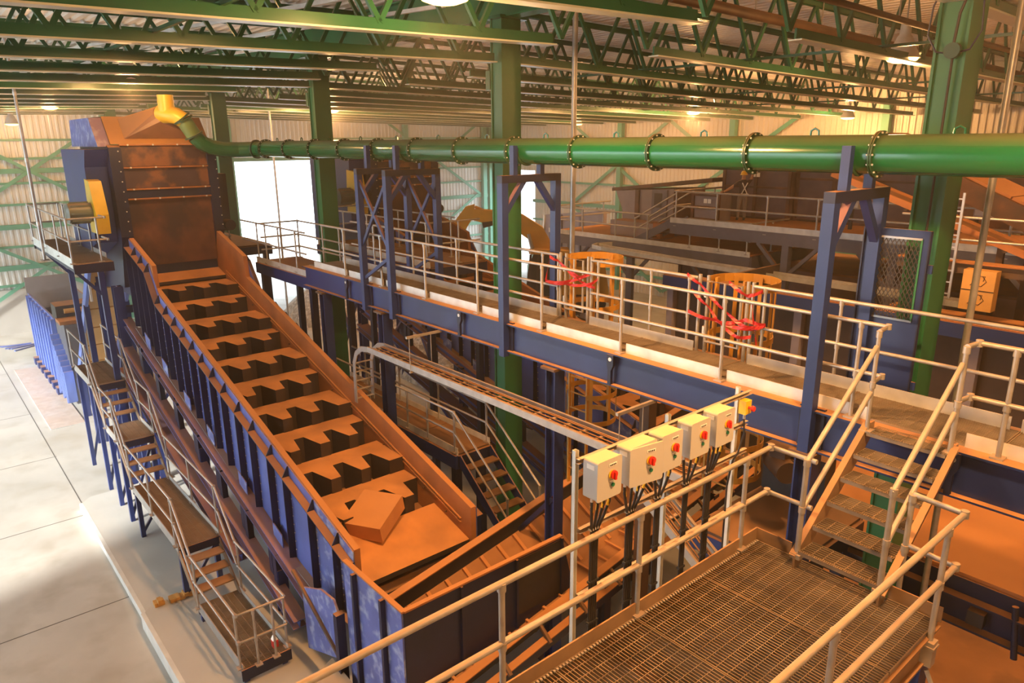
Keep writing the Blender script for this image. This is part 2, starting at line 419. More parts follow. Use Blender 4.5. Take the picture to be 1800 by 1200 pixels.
for (a, b, r, l) in (((-8.6, 11.0, 11.9), (-8.6, 35, 11.45), .1, 'thick brown sprinkler main slung under the roof joists'), ((-5.4, 10.0, 11.35), (-5.4, 34, 10.9), .05, 'thin brown sprinkler branch pipe below the roof over the far bay'),
                     ((-17.0, -10, 11.85), (-17.0, 9.0, 12.2), .045, 'pale conduit pipe running between the joists over the feeder bay')):
    t = thing('roof_pipe', l, 'pipe', a)
    rod('pipe', a, b, r, 'brown' if r > .048 else 'galv2', t, 14)
    for k in range(1, 9):
        p = Vector(a).lerp(Vector(b), k/9); rod('hanger', p, p+Vector((0, 0, .6)), .012, 'galv', t, 6)
for xx in (-21.0, -13.0, -29.0):
    tag(bar('roof_conduit', (xx-9, 4.0, 11.75), (xx+9, 8.6, 11.95), .07, .07, 'galv2'), 'pale conduit crossing the feeder bay below the roof deck', 'conduit', 'conduits under the roof')

# ------------------------------------------------------------------ lamps
bell = MB(); bell.lathe([(.05, .62), (.09, .60), (.10, .42), (.13, .38), (.20, .22), (.29, .03), (.31, 0), (.295, .0), (.27, .05), (.15, .26), (.02, .3)], 24)
bell_me = bell.me('bell', 'galv2', True)
disc = MB(); disc.lathe([(.285, -.02), (.25, -.07), (.15, -.105), (.001, -.115)], 24); disc_me = disc.me('lens', 'lamp', True)
def lamp(p, label, power, vis=True):
    t = thing('high_bay_lamp', label, 'lamp', p)
    mw = Matrix.Translation(Vector(p))
    obj('reflector', bell_me, t, mw); obj('glowing_lens', disc_me, t, Matrix.Translation(Vector((p[0], p[1], p[2]+.03))))
    rod('suspension_rod', (p[0], p[1], p[2]+.6), (p[0], p[1], ZR+.02-abs(p[1]-YR)*SL), .015, 'galv', t, 8)
    near_ = p[0] > -8
    ld = bpy.data.lights.new('sodium_light', 'SPOT' if near_ else 'POINT'); ld.energy = power; ld.color = SODIUM; ld.shadow_soft_size = .2
    if near_:
        ld.spot_size = math.radians(164); ld.spot_blend = .35
        l2 = bpy.data.lights.new('sodium_spill', 'POINT'); l2.energy = power*.22; l2.color = SODIUM; l2.shadow_soft_size = .2
        link(bpy.data.objects.new('sodium_spill', l2), Matrix.Translation(Vector((p[0], p[1], p[2]-.3))), t)
    lo = bpy.data.objects.new('sodium_light', ld); link(lo, Matrix.Translation(Vector((p[0], p[1], p[2]-.16))), t)
PW = 1250
LAMPS = [((-19.6, 4.82, 10.95), 'glowing sodium lamp above the first feeder head', .6), ((-33.5, 5.35, 10.84), 'glowing sodium lamp hanging past the feeder head', .8),
         ((-6.2, 14.9, 10.92), 'big glowing sodium lamp near the column with the mesh door', 1.0), ((-19.9, 27.4, 10.6), 'glowing sodium lamp over the grey hopper in the far bay', 2.6),
         ((-15.5, 32.5, 10.35), 'small glowing sodium lamp close to the back wall', 1.5), ((-31, 31.5, 10.4), 'small glowing sodium lamp in the far corner bay', .6), ((-30.5, 15.6, 10.8), 'hazy sodium lamp near the bright doorway', 2.2),
         ((-41.5, 5.0, 10.4), 'far sodium lamp next to the end wall', .5), ((-6.9, 4.95, 11.0), 'sodium lamp over the feeder outlet and control boxes', 1.5), ((-1.3, 5.2, 10.9), 'sodium lamp over the platform stair', 1.1), ((5.5, -4.5, 10.8), 'sodium lamp behind the grating platform', 1.5),
         ((3.5, 15.0, 10.9), 'sodium lamp at the right-hand end of the far bay', .8), ((-2.5, 25.0, 10.7), 'sodium lamp over the inclined conveyor covers', .9)]
for p, l, k in LAMPS: lamp(p, l, PW*k*(.55 if p[0] < -10 else .95))
# ------------------------------------------------------------------ step feeder (built once, copied for the second line)
MT['step'] = mat('step_plate_steel', (.030, .018, .012), .7, var=.3, dust=1.0, dcol=(.60, .26, .085))
zt = lambda x: 3.02+.288*(-9.7-x)
STIFF = [-10.2, -11.1, -12.1, -12.8, -13.65, -14.35, -15.1, -15.75, -16.4, -17.0, -17.6, -18.2, -18.8, -19.4, -20.0, -20.55, -21.1, -21.7]
def build_feeder(label):
    t = thing('step_feeder', label, 'feeder', (-15.5, 6.05, 0))
    wall = lambda y, xe: [(xe, y, zt(xe)), (-19.72, y, 5.92), (-19.78, y, 6.49), (-21.75, y, 7.03), (-22.2, y, 7.1), (-22.2, y, 5.1), (-12, y, zt(-12)-1.9), (xe, y, zt(xe)-1.2)]
    for y0, xe, nm in ((4.8, -9.7, 'L'), (7.14, -9.6, 'R')):
        m = MB(); m.prism(wall(y0, xe), (0, .11, 0)); m.build('side_wall', 'orange', t)
        # outer panels, stiffeners and ledge
        yo = 4.8 if nm == 'L' else 7.25; s = -1 if nm == 'L' else 1
        xs = [xe]+STIFF
        for a, b in zip(xs[:-1], xs[1:]):
            top = lambda x: (zt(x) if x > -19.75 else 6.49+.274*(-19.78-x))-.02
            dep = lambda x: 1.95 if x < -11.5 else 1.95-.32*(x+11.5)
            m = MB(); m.prism([(a, yo+s*.005, top(a)), (b, yo+s*.005, top(b)), (b, yo+s*.005, zt(b)-dep(b)), (a, yo+s*.005, zt(a)-dep(a))], (0, s*.02, 0)); m.build('side_panel', 'lblue' if nm == 'L' and a > -10.5 else 'blue2', t)
            lz = lambda x: top(x)-.2
            m = MB(); m.prism([(a, yo, lz(a)), (b, yo, lz(b)), (b, yo+s*.17, lz(b)), (a, yo+s*.17, lz(a))], (0, 0, -.02)); m.build('ledge', 'navy', t)
            m = MB(); m.prism([(b, yo, top(b)), (b, yo+s*.05, top(b)), (b, yo+s*.16, lz(b)), (b, yo+s*.16, zt(b)-dep(b)+.05), (b, yo, zt(b)-dep(b))], (.014, 0, 0))
            st = m.build('stiffener', 'navy', t)
            if nm == 'L':
                bb = MB(); bolt_row(bb, (b+.05, yo-.025, lz(b)-.1), (b+.05, yo-.025, zt(b)-dep(b)+.2), 9, .013, (0, -1, 0), .012); o_ = bb.build('bolt_row', 'galv2', st); o_['kind'] = 'stuff'
            m = MB(); m.prism([(a, yo, zt(a)-dep(a)), (b, yo, zt(b)-dep(b)), (b, yo+s*.17, zt(b)-dep(b)), (a, yo+s*.17, zt(a)-dep(a))], (0, 0, -.025)); m.build('bottom_flange', 'grey', t)
    for x in (-12.4, -14.1, -15.9, -17.4, -19.0, -20.4):       # hanging gusset plates
        zb = zt(x)-1.95
        m = MB(); m.prism([(x, 4.66, zb+.3), (x-.42, 4.66, zb+.42), (x-.42, 4.66, zb+.1), (x-.12, 4.66, zb-.32), (x, 4.66, zb-.2)], (0, -.02, 0)); m.build('gusset_plate', 'lblue', t)
    # liner strips on the right hand wall
    for dz in (.72, .80):
        bar('liner_strip', (-9.9, 7.12, zt(-9.9)-dz+.3), (-21.2, 7.12, zt(-21.2)-dz+.3), .03, .03, 'orange', t)
    for i in range(14):
        x = -10.4-i*.75; rod('liner_bolt', (x, 7.14, zt(x)-.62), (x, 7.11, zt(x)-.62), .018, 'brown', t, 6)
    # steps
    x0, z0 = -20.32, 5.66
    def outline(k):
        tip = x0+1.056*k; nb = tip-.57; back = tip-1.075
        pts = []; ph = 0 if k % 2 == 0 else 1
        # descending y from right wall: alternate tips / notches
        edges = [7.13, 6.80, 6.69, 6.48, 6.36, 6.16, 6.05, 5.83, 5.72, 5.51, 5.39, 5.19, 5.07, 4.9]
        for i in range(0, 14, 2):
            lev = tip if (i//2) % 2 == ph else nb
            pts += [(lev, edges[i]), (lev, edges[i+1])]
        return [(back, 4.9), (back, 7.13)]+pts
    for k in range(10):
        z = z0-.301*k
        m = MB(); m.prism([(x, y, z-.85) for x, y in outline(k)][::-1], (0, 0, .85)); m.build('step_plate', 'step', t)
    m = MB(); m.prism([(-22.0, 4.9, 5.98), (-22.0, 7.13, 5.98), (-21.3, 7.13, 5.78), (-21.3, 4.9, 5.78)], (0, 0, -.08)); m.build('feed_plate', 'step', t)
    m = MB(); m.prism([(-10.8, 4.9, 2.62), (-10.8, 7.13, 2.62), (-9.66, 7.13, 2.33), (-9.66, 4.9, 2.33)], (0, 0, -.1)); m.build('discharge_plate', 'step', t)
    m = MB(); m.prism([(-22.2, 4.92, 5.1), (-9.7, 4.92, 1.75), (-9.7, 4.92, 1.95), (-22.2, 4.92, 5.3)], (0, 2.2, 0)); m.build('floor_pan', 'dark', t)
    # support frame
    for y in (4.62, 7.45):
        s = -1 if y < 6 else 1
        m = MB(); m.ibeam((-22.6, y, zt(-22.6)-2.16), (-11.0, y, zt(-11.0)-2.02), .22, .24); m.build('frame_beam', 'blue2', t)
        m = MB(); m.ibeam((-22.6, y+s*.1, zt(-22.6)-2.98), (-11.6, y+s*.1, zt(-11.6)-2.9), .22, .26); m.build('frame_beam', 'blue2', t)
        m = MB(); m.ibeam((-22.6, y+s*.2, zt(-22.6)-3.6), (-14.2, y+s*.2, zt(-14.2)-3.4), .2, .4); m.build('frame_beam', 'blue2', t)
        for x in (-12.6, -14.0, -15.4, -16.8, -18.2, -19.6, -21.0):
            bar('frame_strut', (x, y+s*.05, zt(x)-2.9), (x, y+s*.05, zt(x)-2.15), .12, .16, 'navy', t, up_=(1, 0, 0))
            bar('frame_strut', (x-.28, y+s*.05, zt(x)-2.9), (x-.28, y+s*.05, zt(x)-2.1), .05, .16, 'navy', t, up_=(1, 0, 0))
        for x in (-12.6, -16.8, -21.0):
            m = MB(); m.ibeam((x, y, .2), (x, y, zt(x)-2.5), .2, .2); m.build('leg', 'blue', t)
            bx('foot_plate', x-.2, x+.2, y-.2, y+.2, .2, .23, 'navy', t)
        bar('leg_brace', (-12.6, y, .5), (-16.8, y, 2.0), .1, .1, 'blue', t); bar('leg_brace', (-16.8, y, .6), (-21.0, y, 3.1), .1, .1, 'blue', t)
    # head house
    X = -21.8
    for (z_0, z_1, m_, dx) in ((6.2, 8.02, 'rust', 0), (8.06, 8.27, 'navy', .05), (8.33, 8.84, 'purple', .02), (8.90, 9.44, 'purple', .04)):
        bx('front_panel', X-.06, X+dx, 4.92, 7.12, z_0, z_1, m_, t)
    for z in (8.04, 8.3, 8.87, 9.46):
        fl_ = bx('panel_flange', X-.05, X+.1, 4.9, 7.14, z-.018, z+.018, 'orange', t)
        bb = MB(); bolt_row(bb, (X+.1, 5.1, z), (X+.1, 6.98, z), 4, .025, (1, 0, 0), .02); o_ = bb.build('bolt_row', 'galv2', fl_); o_['kind'] = 'stuff'
    for y0, y1 in ((4.62, 4.92), (7.12, 7.36)):
        m = MB(); m.prism([(X+.12, y0, 7.05), (X+.12, y0, 9.4), (X-.1, y0, 9.46), (-25.2, y0, 9.46), (-25.2, y0, 5.2), (X-.4, y0, 5.6)], (0, y1-y0, 0)); ck = m.build('cheek_plate', 'navy', t)
        bb = MB(); bolt_row(bb, (X+.12, y0+.22, 7.2), (X+.12, y0+.22, 9.3), 9, .018, (1, 0, 0), .015); o_ = bb.build('bolt_row', 'galv2', ck); o_['kind'] = 'stuff'
    m = MB(); m.prism([(X-.02, 4.72, 9.48), (-22.45, 4.72, 10.2), (-25.0, 4.72, 10.2), (-25.2, 4.72, 9.48)], (0, 2.55, 0)); m.build('hood', 'hoodm', t)
    m = MB(); m.prism([(X-.06, 4.42, 9.42), (-22.5, 4.42, 10.16), (-25.0, 4.42, 10.16), (-25.2, 4.42, 9.42)], (0, .30, 0)); m.build('hood_end_box', 'lblue', t)
    m = MB(); m.prism([(X+.02, 4.08, 9.35), (-25.0, 4.08, 9.35), (-25.0, 4.08, 6.0), (X-.35, 4.08, 6.9), (X-.3, 4.08, 8.9)], (0, .54, 0)); m.build('drive_housing', 'blue', t)
    m = MB(); m.box(-25.2, X-.06, 4.92, 7.12, 5.2, 9.46); m.build('chute_body', 'navy', t)
    m = MB()
    b0 = [(-21.93, 5.1, 9.62), (-21.93, 6.95, 9.62), (-22.38, 6.95, 10.14), (-22.38, 5.1, 10.14)]
    c = Vector((-21.75, 6.12, 10.26)); ax = Vector((.85, .0, .52)); uu = Vector((0, 1, 0)); ww = ax.cross(uu).normalized()
    ring = [c+.27*(uu*math.cos(a)+ww*math.sin(a)) for a in (2*math.pi*k/12 for k in range(12))]
    m.v = b0+[tuple(p) for p in ring]
    def near(p): return min(range(4), key=lambda i: (Vector(b0[i])-p).length)
    for k in range(12):
        k2 = (k+1) % 12; a, b = near(ring[k]), near(ring[k2]); m.f.append((4+k, 4+k2, b))
        if a != b: m.f.append((4+k, b, a))
    m.f.append(tuple(range(4, 16))); m.build('extraction_hood', 'hoodm', t)
    # drive motor with guard
    m = MB(); m.tube([(-21.95, 3.45, 7.75), (-21.95, 3.5, 7.75), (-21.95, 3.5, 7.75), (-21.95, 4.05, 7.75)], [.2, .27, .25, .25], 18); mo = m.build('drive_motor', 'mgrey', t, True)
    for k in range(8):
        a = 2*math.pi*k/8; bar('cooling_fin', (-21.95+.26*math.cos(a), 3.55, 7.75+.26*math.sin(a)), (-21.95+.26*math.cos(a), 4.0, 7.75+.26*math.sin(a)), .02, .05, 'mgrey', mo)
    m = MB(); m.prism([(-22.35, 4.05, 7.2), (-21.5, 4.05, 7.2), (-21.45, 4.05, 7.7), (-21.75, 4.05, 8.55), (-22.25, 4.05, 8.6)], (0, .3, 0)); m.build('belt_guard', 'yellow', t)
    # gearbox on the other cheek
    bx('gearbox', -23.4, -22.6, 7.36, 7.9, 6.9, 8.6, 'dark', t)
    rod('gear_shaft', (-22.9, 7.5, 8.75), (-22.3, 7.5, 8.75), .07, 'dark', t, 12); rod('gear_motor', (-22.9, 7.75, 7.1), (-22.2, 7.75, 7.1), .16, 'dark', t, 14)
    for x in (-22.6, -24.8):
        for y in (4.5, 7.4):
            m = MB(); m.ibeam((x, y, 0), (x, y, 5.6), .26, .26); m.build('tower_leg', 'blue', t)
    for y in (4.5, 7.4):
        bar('tower_brace', (-22.6, y, 1), (-24.8, y, 4.6), .1, .1, 'blue', t); bar('tower_brace', (-24.8, y, 1), (-22.6, y, 4.6), .1, .1, 'blue', t)
    bar('tower_brace', (-22.6, 4.5, 4.9), (-22.6, 7.4, 4.9), .12, .2, 'blue', t); bar('tower_brace', (-22.6, 4.5, 1.0), (-22.6, 7.4, 4.6), .1, .1, 'blue', t)
    return t
MT['blue2'] = mat('side_blue_paint', (.075, .11, .36), .42, var=.25, scale=1.2, dust=.8)
MT['hoodm'] = mat('dusty_brown_hood', (.20, .10, .06), .5, var=.3, scale=1.2, dust=.95, dcol=(.55, .26, .06))
MT['mgrey'] = mat('grey_green_motor', (.14, .16, .13), .4, var=.2, dust=.4)
F1 = build_feeder('blue step feeder with ochre toothed steps and a cardboard box at its lower end')
F2 = dup(F1, (0, 7.7, 0), 'second blue step feeder with rusty head house behind the walkway railing')
for o in kids(F2):
    if o.name.split('.')[0] in ('hood', 'hood_end_box', 'extraction_hood'):
        W.pop(o); bpy.data.objects.remove(o)
bx('head_cover', -25.2, -21.9, 12.35, 14.95, 9.46, 9.52, 'orange', F2)

# cardboard box on the lower end
m = MB(); m.box(-.40, .40, -.46, .46, -.32, 0)
R = Matrix.Translation((-10.78, 5.75, 3.0)) @ Matrix.Rotation(math.radians(31), 4, 'Z') @ Matrix.Rotation(math.radians(14), 4, 'X')
cb = m.build('cardboard_box', 'card', None, False, R); tag(cb, 'dust covered cardboard carton lying on the feeder discharge plate', 'box')

# ------------------------------------------------------------------ duct
MT['ductdust'] = mat('dust_coated_duct', (.10, .17, .06), .5, var=.2, dust=.95, dcol=(.52, .28, .09))
du = thing('extraction_duct', 'long glossy green extraction duct with bolted ring flanges', 'duct', (-10, 8.2, 9.3))
DX = [-3.52-1.5*k for k in range(12)]
DZ, DY, DR = 9.325, 8.2, .208
xs = [6.0, 3.98, 2.48, .98, -.52, -2.02]+DX
for a, b in zip(xs[:-1], xs[1:]):
    m = MB(); n = 28
    m.tube([(a, DY, DZ), (b, DY, DZ)], DR, n, False); sec = m.build('duct_section', 'duct', du, True)
    c = (a+b)/2
    e = MB(); e.tube([(c-.05, DY, DZ+DR-.01), (c-.045, DY, DZ+DR+.05), (c, DY, DZ+DR+.075), (c+.045, DY, DZ+DR+.05), (c+.05, DY, DZ+DR-.01)], .012, 6); e.build('lifting_eye', 'duct', sec, True)
for x in xs[1:]+[-4.62]*0:
    m = MB()
    for s in (-.012, .012): m.tube([(x+s-.008, DY, DZ), (x+s+.008, DY, DZ)], DR+.042, 28)
    fr = m.build('flange_ring', 'ring', du, True)
    bb = MB()
    for k in range(14):
        a = 2*math.pi*k/14; bb.tube([(x-.035, DY+(DR+.024)*math.cos(a), DZ+(DR+.024)*math.sin(a)), (x+.035, DY+(DR+.024)*math.cos(a), DZ+(DR+.024)*math.sin(a))], .011, 6)
    o_ = bb.build('flange_bolts', 'galv2', fr); o_['kind'] = 'stuff'
P = [(-20.02, 8.2, 9.325), (-20.4, 8.19, 9.32), (-20.75, 8.08, 9.31), (-20.98, 7.8, 9.30), (-21.1, 7.4, 9.31), (-21.16, 7.1, 9.37), (-21.19, 6.85, 9.50), (-21.2, 6.68, 9.68)]
m = MB(); m.tube(P, DR, 24, False); m.build('duct_elbow', 'duct', du, False)
m = MB(); m.tube([(-21.2, 6.68, 9.68), (-21.22, 6.47, 10.08)], .205, 24, False); m.build('duct_section', 'ductdust', du, True)
m = MB(); m.tube([(-21.22, 6.47, 10.08), (-21.3, 6.32, 10.2), (-21.5, 6.16, 10.25), (-21.75, 6.12, 10.26)], [.21, .22, .23, .26], 24, False); m.build('duct_collar', 'yellow', du, True)
m = MB(); m.tube([(-21.5, 6.14, 10.2), (-21.5, 6.14, 10.74)], .2, 24); m.build('vent_stack', 'yellow', du, True)
for z in (10.45, 10.55): m = MB(); m.tube([(-21.5, 6.14, z), (-21.5, 6.14, z+.02)], .212, 24); m.build('stack_band', 'yellow', du, True)
for p, d in (((-21.22, 6.46, 10.10), (.05, .45, -.9)), ((-21.24, 6.42, 10.14), (.1, .6, -.8)), ((-21.2, 6.67, 9.70), (0, .45, -.9)), ((-20.05, 8.2, 9.325), (1, 0, 0)), ((-20.6, 8.14, 9.315), (.9, .35, 0))):
    p = Vector(p); d = Vector(d).normalized()*.02; m = MB(); m.tube([p-d, p+d], DR+.05, 24); m.build('flange_ring', 'ring', du, True)

# ------------------------------------------------------------------ duct support frames on the walkway
def duct_frame(x, label, foot=5.9):
    t = thing('duct_support_frame', label, 'frame', (x, 8.25, foot))
    ya, yb = 7.66, 8.86
    for y in (ya, yb):
        bx('post', x-.065, x+.065, y-.065, y+.065, foot, 8.83, 'blue', t)
        br = bx('bracket_plate', x-.14, x+.16, y-.02+(.075 if y == yb else .08), y+(.1 if y == yb else .11), 5.98, 6.5, 'navy', t)
    bx('cross_beam', x-.065, x+.065, ya-.065, yb+.065, 8.83, 8.95, 'navy', t)
    bar('knee_brace', (x, ya, 8.3), (x, ya+.45, 8.86), .09, .09, 'blue', t, up_=(1, 0, 0)); bar('knee_brace', (x, yb, 8.3), (x, yb-.45, 8.86), .09, .09, 'blue', t, up_=(1, 0, 0))
    for y, s in ((7.9, -1), (8.5, 1)):
        bx('saddle_post', x-.05, x+.05, y-.045, y+.045, 8.95, 9.42, 'blue', t)
        m = MB(); m.prism([(x-.012, y, 9.38), (x-.012, y-s*.12, 9.38), (x-.012, y-s*.02, 9.12)], (.024, 0, 0)); m.build('saddle_gusset', 'blue', t)
    m = MB(); m.tube([(x, DY+(DR+.01)*math.cos(a), DZ+(DR+.01)*math.sin(a)) for a in (math.pi*(1+k/10) for k in range(11))], .02, 6); m.build('saddle_strap', 'ring', t, True)
    return t
duct_frame(-3.72, 'scuffed blue duct support frame beside the blue mesh door')
duct_frame(-9.22, 'blue duct support frame standing before the green column and excavator')
duct_frame(-12.85, 'blue cross-braced duct support frame, nearer of the pair at the second feeder')
duct_frame(-14.0, 'blue cross-braced duct support frame, farther of the pair at the second feeder')
fb = thing('frame_bracing', 'blue diagonal bracing between the paired duct support frames', 'bracing', (-13.4, 8.25, 6.5))
for y in (7.66, 8.86):
    for za, zb in ((8.75, 7.3), (7.3, 8.75), (6.6, 7.2)):
        bar('diagonal_brace', (-14.0, y, za), (-12.85, y, zb), .05, .07, 'blue', fb)
MT['blue3'] = mat('beam_blue_paint', (.010, .026, .125), .38, var=.22, scale=1.1, dust=.9, dcol=(.50, .24, .08))
MT['brown2'] = mat('dusty_galvanised_plate', (.26, .17, .10), .5, metal=.2, var=.25, scale=3, dust=.7)
MT['strut'] = mat('pale_galvanised_strut', (.66, .66, .62), .4, metal=.3, var=.1, dust=.5)
# ------------------------------------------------------------------ shared gratings and handrails
def grating_mesh(key, lx, ly, m='grate', pitch=.042, cross=.11, along='x'):
    k = ('gr', key)
    if k in GL: return GL[k]
    b = MB()
    if along == 'x':
        n = int(ly/pitch)
        for i in range(n+1): y = -ly/2+i*ly/n; b.box(-lx/2, lx/2, y-.004, y+.004, -.03, 0)
        n = int(lx/cross)
        for i in range(n+1): x = -lx/2+i*lx/n; b.box(x-.003, x+.003, -ly/2, ly/2, -.010, -.003)
    else:
        n = int(lx/pitch)
        for i in range(n+1): x = -lx/2+i*lx/n; b.box(x-.004, x+.004, -ly/2, ly/2, -.03, 0)
        n = int(ly/cross)
        for i in range(n+1): y = -ly/2+i*ly/n; b.box(-lx/2, lx/2, y-.005, y+.005, -.012, -.002)
    for s in (-1, 1):
        b.box(-lx/2, lx/2, s*ly/2-.006, s*ly/2+.006, -.035, .002); b.box(s*lx/2-.006, s*lx/2+.006, -ly/2, ly/2, -.035, .002)
    GL[k] = b.me('grating_panel', m); return GL[k]

def collar(t, p, d=(0, 0, 1), r=.034, h=.07, m='galv'):
    d = Vector(d)*h/2; p = Vector(p); rod('coupling', p-d, p+d, r, m, t, 10)
def handrail(label, path, posts, h=1.1, mid=(.55,), r=.024, foot=0.0, name='handrail', m='galv', base=True, parent=None):
    """path: deck-level points; posts: deck-level post feet"""
    t = parent or thing(name, label, 'handrail', posts[0] if posts else path[0])
    for k, hh in enumerate((h,)+tuple(mid)):
        mb = MB(); mb.tube([(p[0], p[1], p[2]+hh) for p in path], r, 10); mb.build('top_rail' if k == 0 else 'mid_rail', m, t, True)
    for p in posts:
        po = rod('post', (p[0], p[1], p[2]-foot), (p[0], p[1], p[2]+h), r*.92, m, t, 10)
        for hh in (h,)+tuple(mid): collar(t, (p[0], p[1], p[2]+hh-.03), r=r*1.28)
        if base:
            box('base_plate', (p[0], p[1], p[2]-foot+.01), (.12, .12, .02), m, t)
    for p in path[1:-1]:
        for hh in (h,)+tuple(mid):
            bpy_o = rod('elbow', (p[0], p[1], p[2]+hh-r*1.25), (p[0], p[1], p[2]+hh+r*1.25), r*1.25, m, t, 10)
    return t

# ------------------------------------------------------------------ main walkway
XA, XB = -17.2, 5.0; ZD = 6.5
wk = thing('walkway', 'long blue steel walkway with brown grating under the green duct', 'walkway', (-8, 8.2, 6))
for y, mt_ in ((7.76, 'blue'), (8.72, 'blue')):
    m = MB(); m.ibeam((XA, y, 6.23), (XB, y, 6.23), .50, .2, .022, .016); m.build('beam', 'blue3', wk)
for x in (-10.53, -6.79, -2.2, -14.9):
    m = MB(); m.prism([(x-.05, 7.70, 6.46), (x+.07, 7.70, 6.46), (x+.07, 7.70, 6.3), (x+.03, 7.70, 6.22), (x+.03, 7.70, 6.0), (x-.03, 7.70, 6.0), (x-.03, 7.70, 6.22), (x-.05, 7.70, 6.3)], (0, -.05, 0)); lg = m.build('lifting_lug', 'navy', wk)
    m = MB(); m.tube([(x+.01, 7.652, 6.39), (x+.01, 7.645, 6.39)], .03, 14); m.build('lug_hole', 'galv2', lg, True)
for x in (-16.5, -12.9, -9.5, -6.1, -2.9, .4):
    bx('cross_member', x-.04, x+.04, 7.78, 8.70, 6.30, 6.44, 'navy', wk)
gm = grating_mesh('walk', 1.68, .80, pitch=.04, cross=.1)
for k in range(13):
    obj('grating_panel', gm, wk, Matrix.Translation((XA+.85+1.7*k, 8.26, ZD)))
NP = [-15.1, -13.45, -11.78, -10.1, -8.4, -6.7, -5.0, -3.3]
xs = [-16.9]+NP+[-3.08]
for a, b in zip(xs[:-1], xs[1:]):
    bx('toe_plate', a+.06, b-.05, 7.835, 7.85, 6.48, 6.63, 'galv2', wk)
bx('toe_plate', -2.16, 4.9, 7.835, 7.85, 6.48, 6.63, 'galv2', wk)
for a, b in ((-16.9, -8.95), (-8.15, -6.05), (-5.15, -2.0), (-1.9, 4.9)):
    bx('toe_plate', a, b, 8.645, 8.66, 6.48, 6.64, 'galv2', wk)
zd = 6.48
handrail('long galvanised handrail on the near side of the walkway before the duct frames', [(-16.2, 7.78, zd), (-3.02, 7.78, zd), (-3.0, 7.52, zd)], [(x, 7.78, zd) for x in NP]+[(-3.0, 7.52, zd)], mid=(.55,))
handrail('galvanised handrail right of the stair top on the walkway', [(-2.2, 7.55, zd), (-2.17, 7.78, zd), (4.9, 7.78, zd)], [(-2.2, 7.55, zd), (-1.85, 7.78, zd), (-.2, 7.78, zd), (1.5, 7.78, zd)], r=.027)
FPO = [-15.3, -13.6, -11.95, -10.35, -9.35]
handrail('galvanised handrail on the far side of the walkway by the second feeder', [(-16.4, 8.68, zd), (-8.93, 8.68, zd)], [(x, 8.68, zd) for x in FPO]+[(-8.95, 8.68, zd)])
handrail('short galvanised handrail between the two ladder gates', [(-8.15, 8.68, zd), (-6.05, 8.68, zd)], [(-8.0, 8.68, zd), (-6.9, 8.68, zd), (-6.2, 8.68, zd)])
handrail('galvanised handrail from the second ladder gate past the mesh door', [(-5.15, 8.68, zd), (4.9, 8.68, zd)], [(-4.98, 8.68, zd), (-3.95, 8.68, zd), (-1.2, 8.68, zd), (.6, 8.68, zd)])

# ladder gates, ladders with cages, barrier tape
def gate(xa, xb, label, glabel, zl):
    t = thing('ladder_gate', label, 'gate', (xa, 8.7, zd))
    for x in (xa+.02, xa+.16, xb-.1, xb-.02):
        rod('gate_post', (x, 8.7, zd-.05), (x, 8.7, zd+1.15), .026, 'galv', t)
    m = MB(); y = 8.64
    m.tube([(xa+.2, y, zd+.2), (xa+.2, y, zd+1.08), (xb-.16, y, zd+1.08), (xb-.16, y, zd+.2), (xa+.2, y, zd+.2)], .02, 8); m.build('gate_frame', 'galv', t, True)
    xm = (xa+xb)/2+.02; rod('gate_bar', (xm, y, zd+.2), (xm, y, zd+1.08), .018, 'galv', t)
    for z in (zd+.35, zd+.9): rod('hinge', (xa+.16, 8.67, z-.06), (xa+.16, 8.67, z+.06), .034, 'galv2', t)
    xc = (xa+xb)/2; yc = 9.1
    c = thing('caged_ladder', glabel, 'ladder', (xc, yc, zl))
    for s in (-.22, .22):
        bar('ladder_rail', (xc+s, 8.82, zl), (xc+s, 8.82, 7.6), .06, .03, 'cage', c, up_=(1, 0, 0))
    for k in range(int((6.3-zl)/.3)): rod('rung', (xc-.22, 8.82, zl+.3+.3*k), (xc+.22, 8.82, zl+.3+.3*k), .014, 'cage', c, 6)
    def arc(z, r, a0, a1, n, h):
        b = MB(); pts = []
        for i in range(n+1):
            a = a0+(a1-a0)*i/n; pts.append((xc+r*math.sin(a), yc+.05-r*math.cos(a)*1.0))
        for (p, q) in zip(pts[:-1], pts[1:]): b.bar((p[0], p[1], z), (q[0], q[1], z), .012, h, (0, 0, 1))
        return b
    for k, z in enumerate((7.5, 6.7, 5.9, 5.1, 4.6)):
        arc(z, .46 if k else .50, .55, 2*math.pi-.55, 18, .09 if k else .12).build('hoop', 'cage', c)
    for k in range(7):
        a = .75+(2*math.pi-1.5)*k/6
        bar('cage_strap', (xc+.455*math.sin(a), yc+.05-.455*math.cos(a), 4.55), (xc+.455*math.sin(a), yc+.05-.455*math.cos(a), 7.52), .06, .012, 'cage', c, up_=(math.sin(a), -math.cos(a), 0))
    return t
gate(-8.93, -8.15, 'self-closing galvanised ladder gate taped off near the excavator', 'yellow caged ladder behind the gate near the excavator', 3.3)
gate(-6.05, -5.15, 'self-closing galvanised ladder gate taped off near the mesh door', 'yellow caged ladder behind the gate near the mesh door', 4.16)
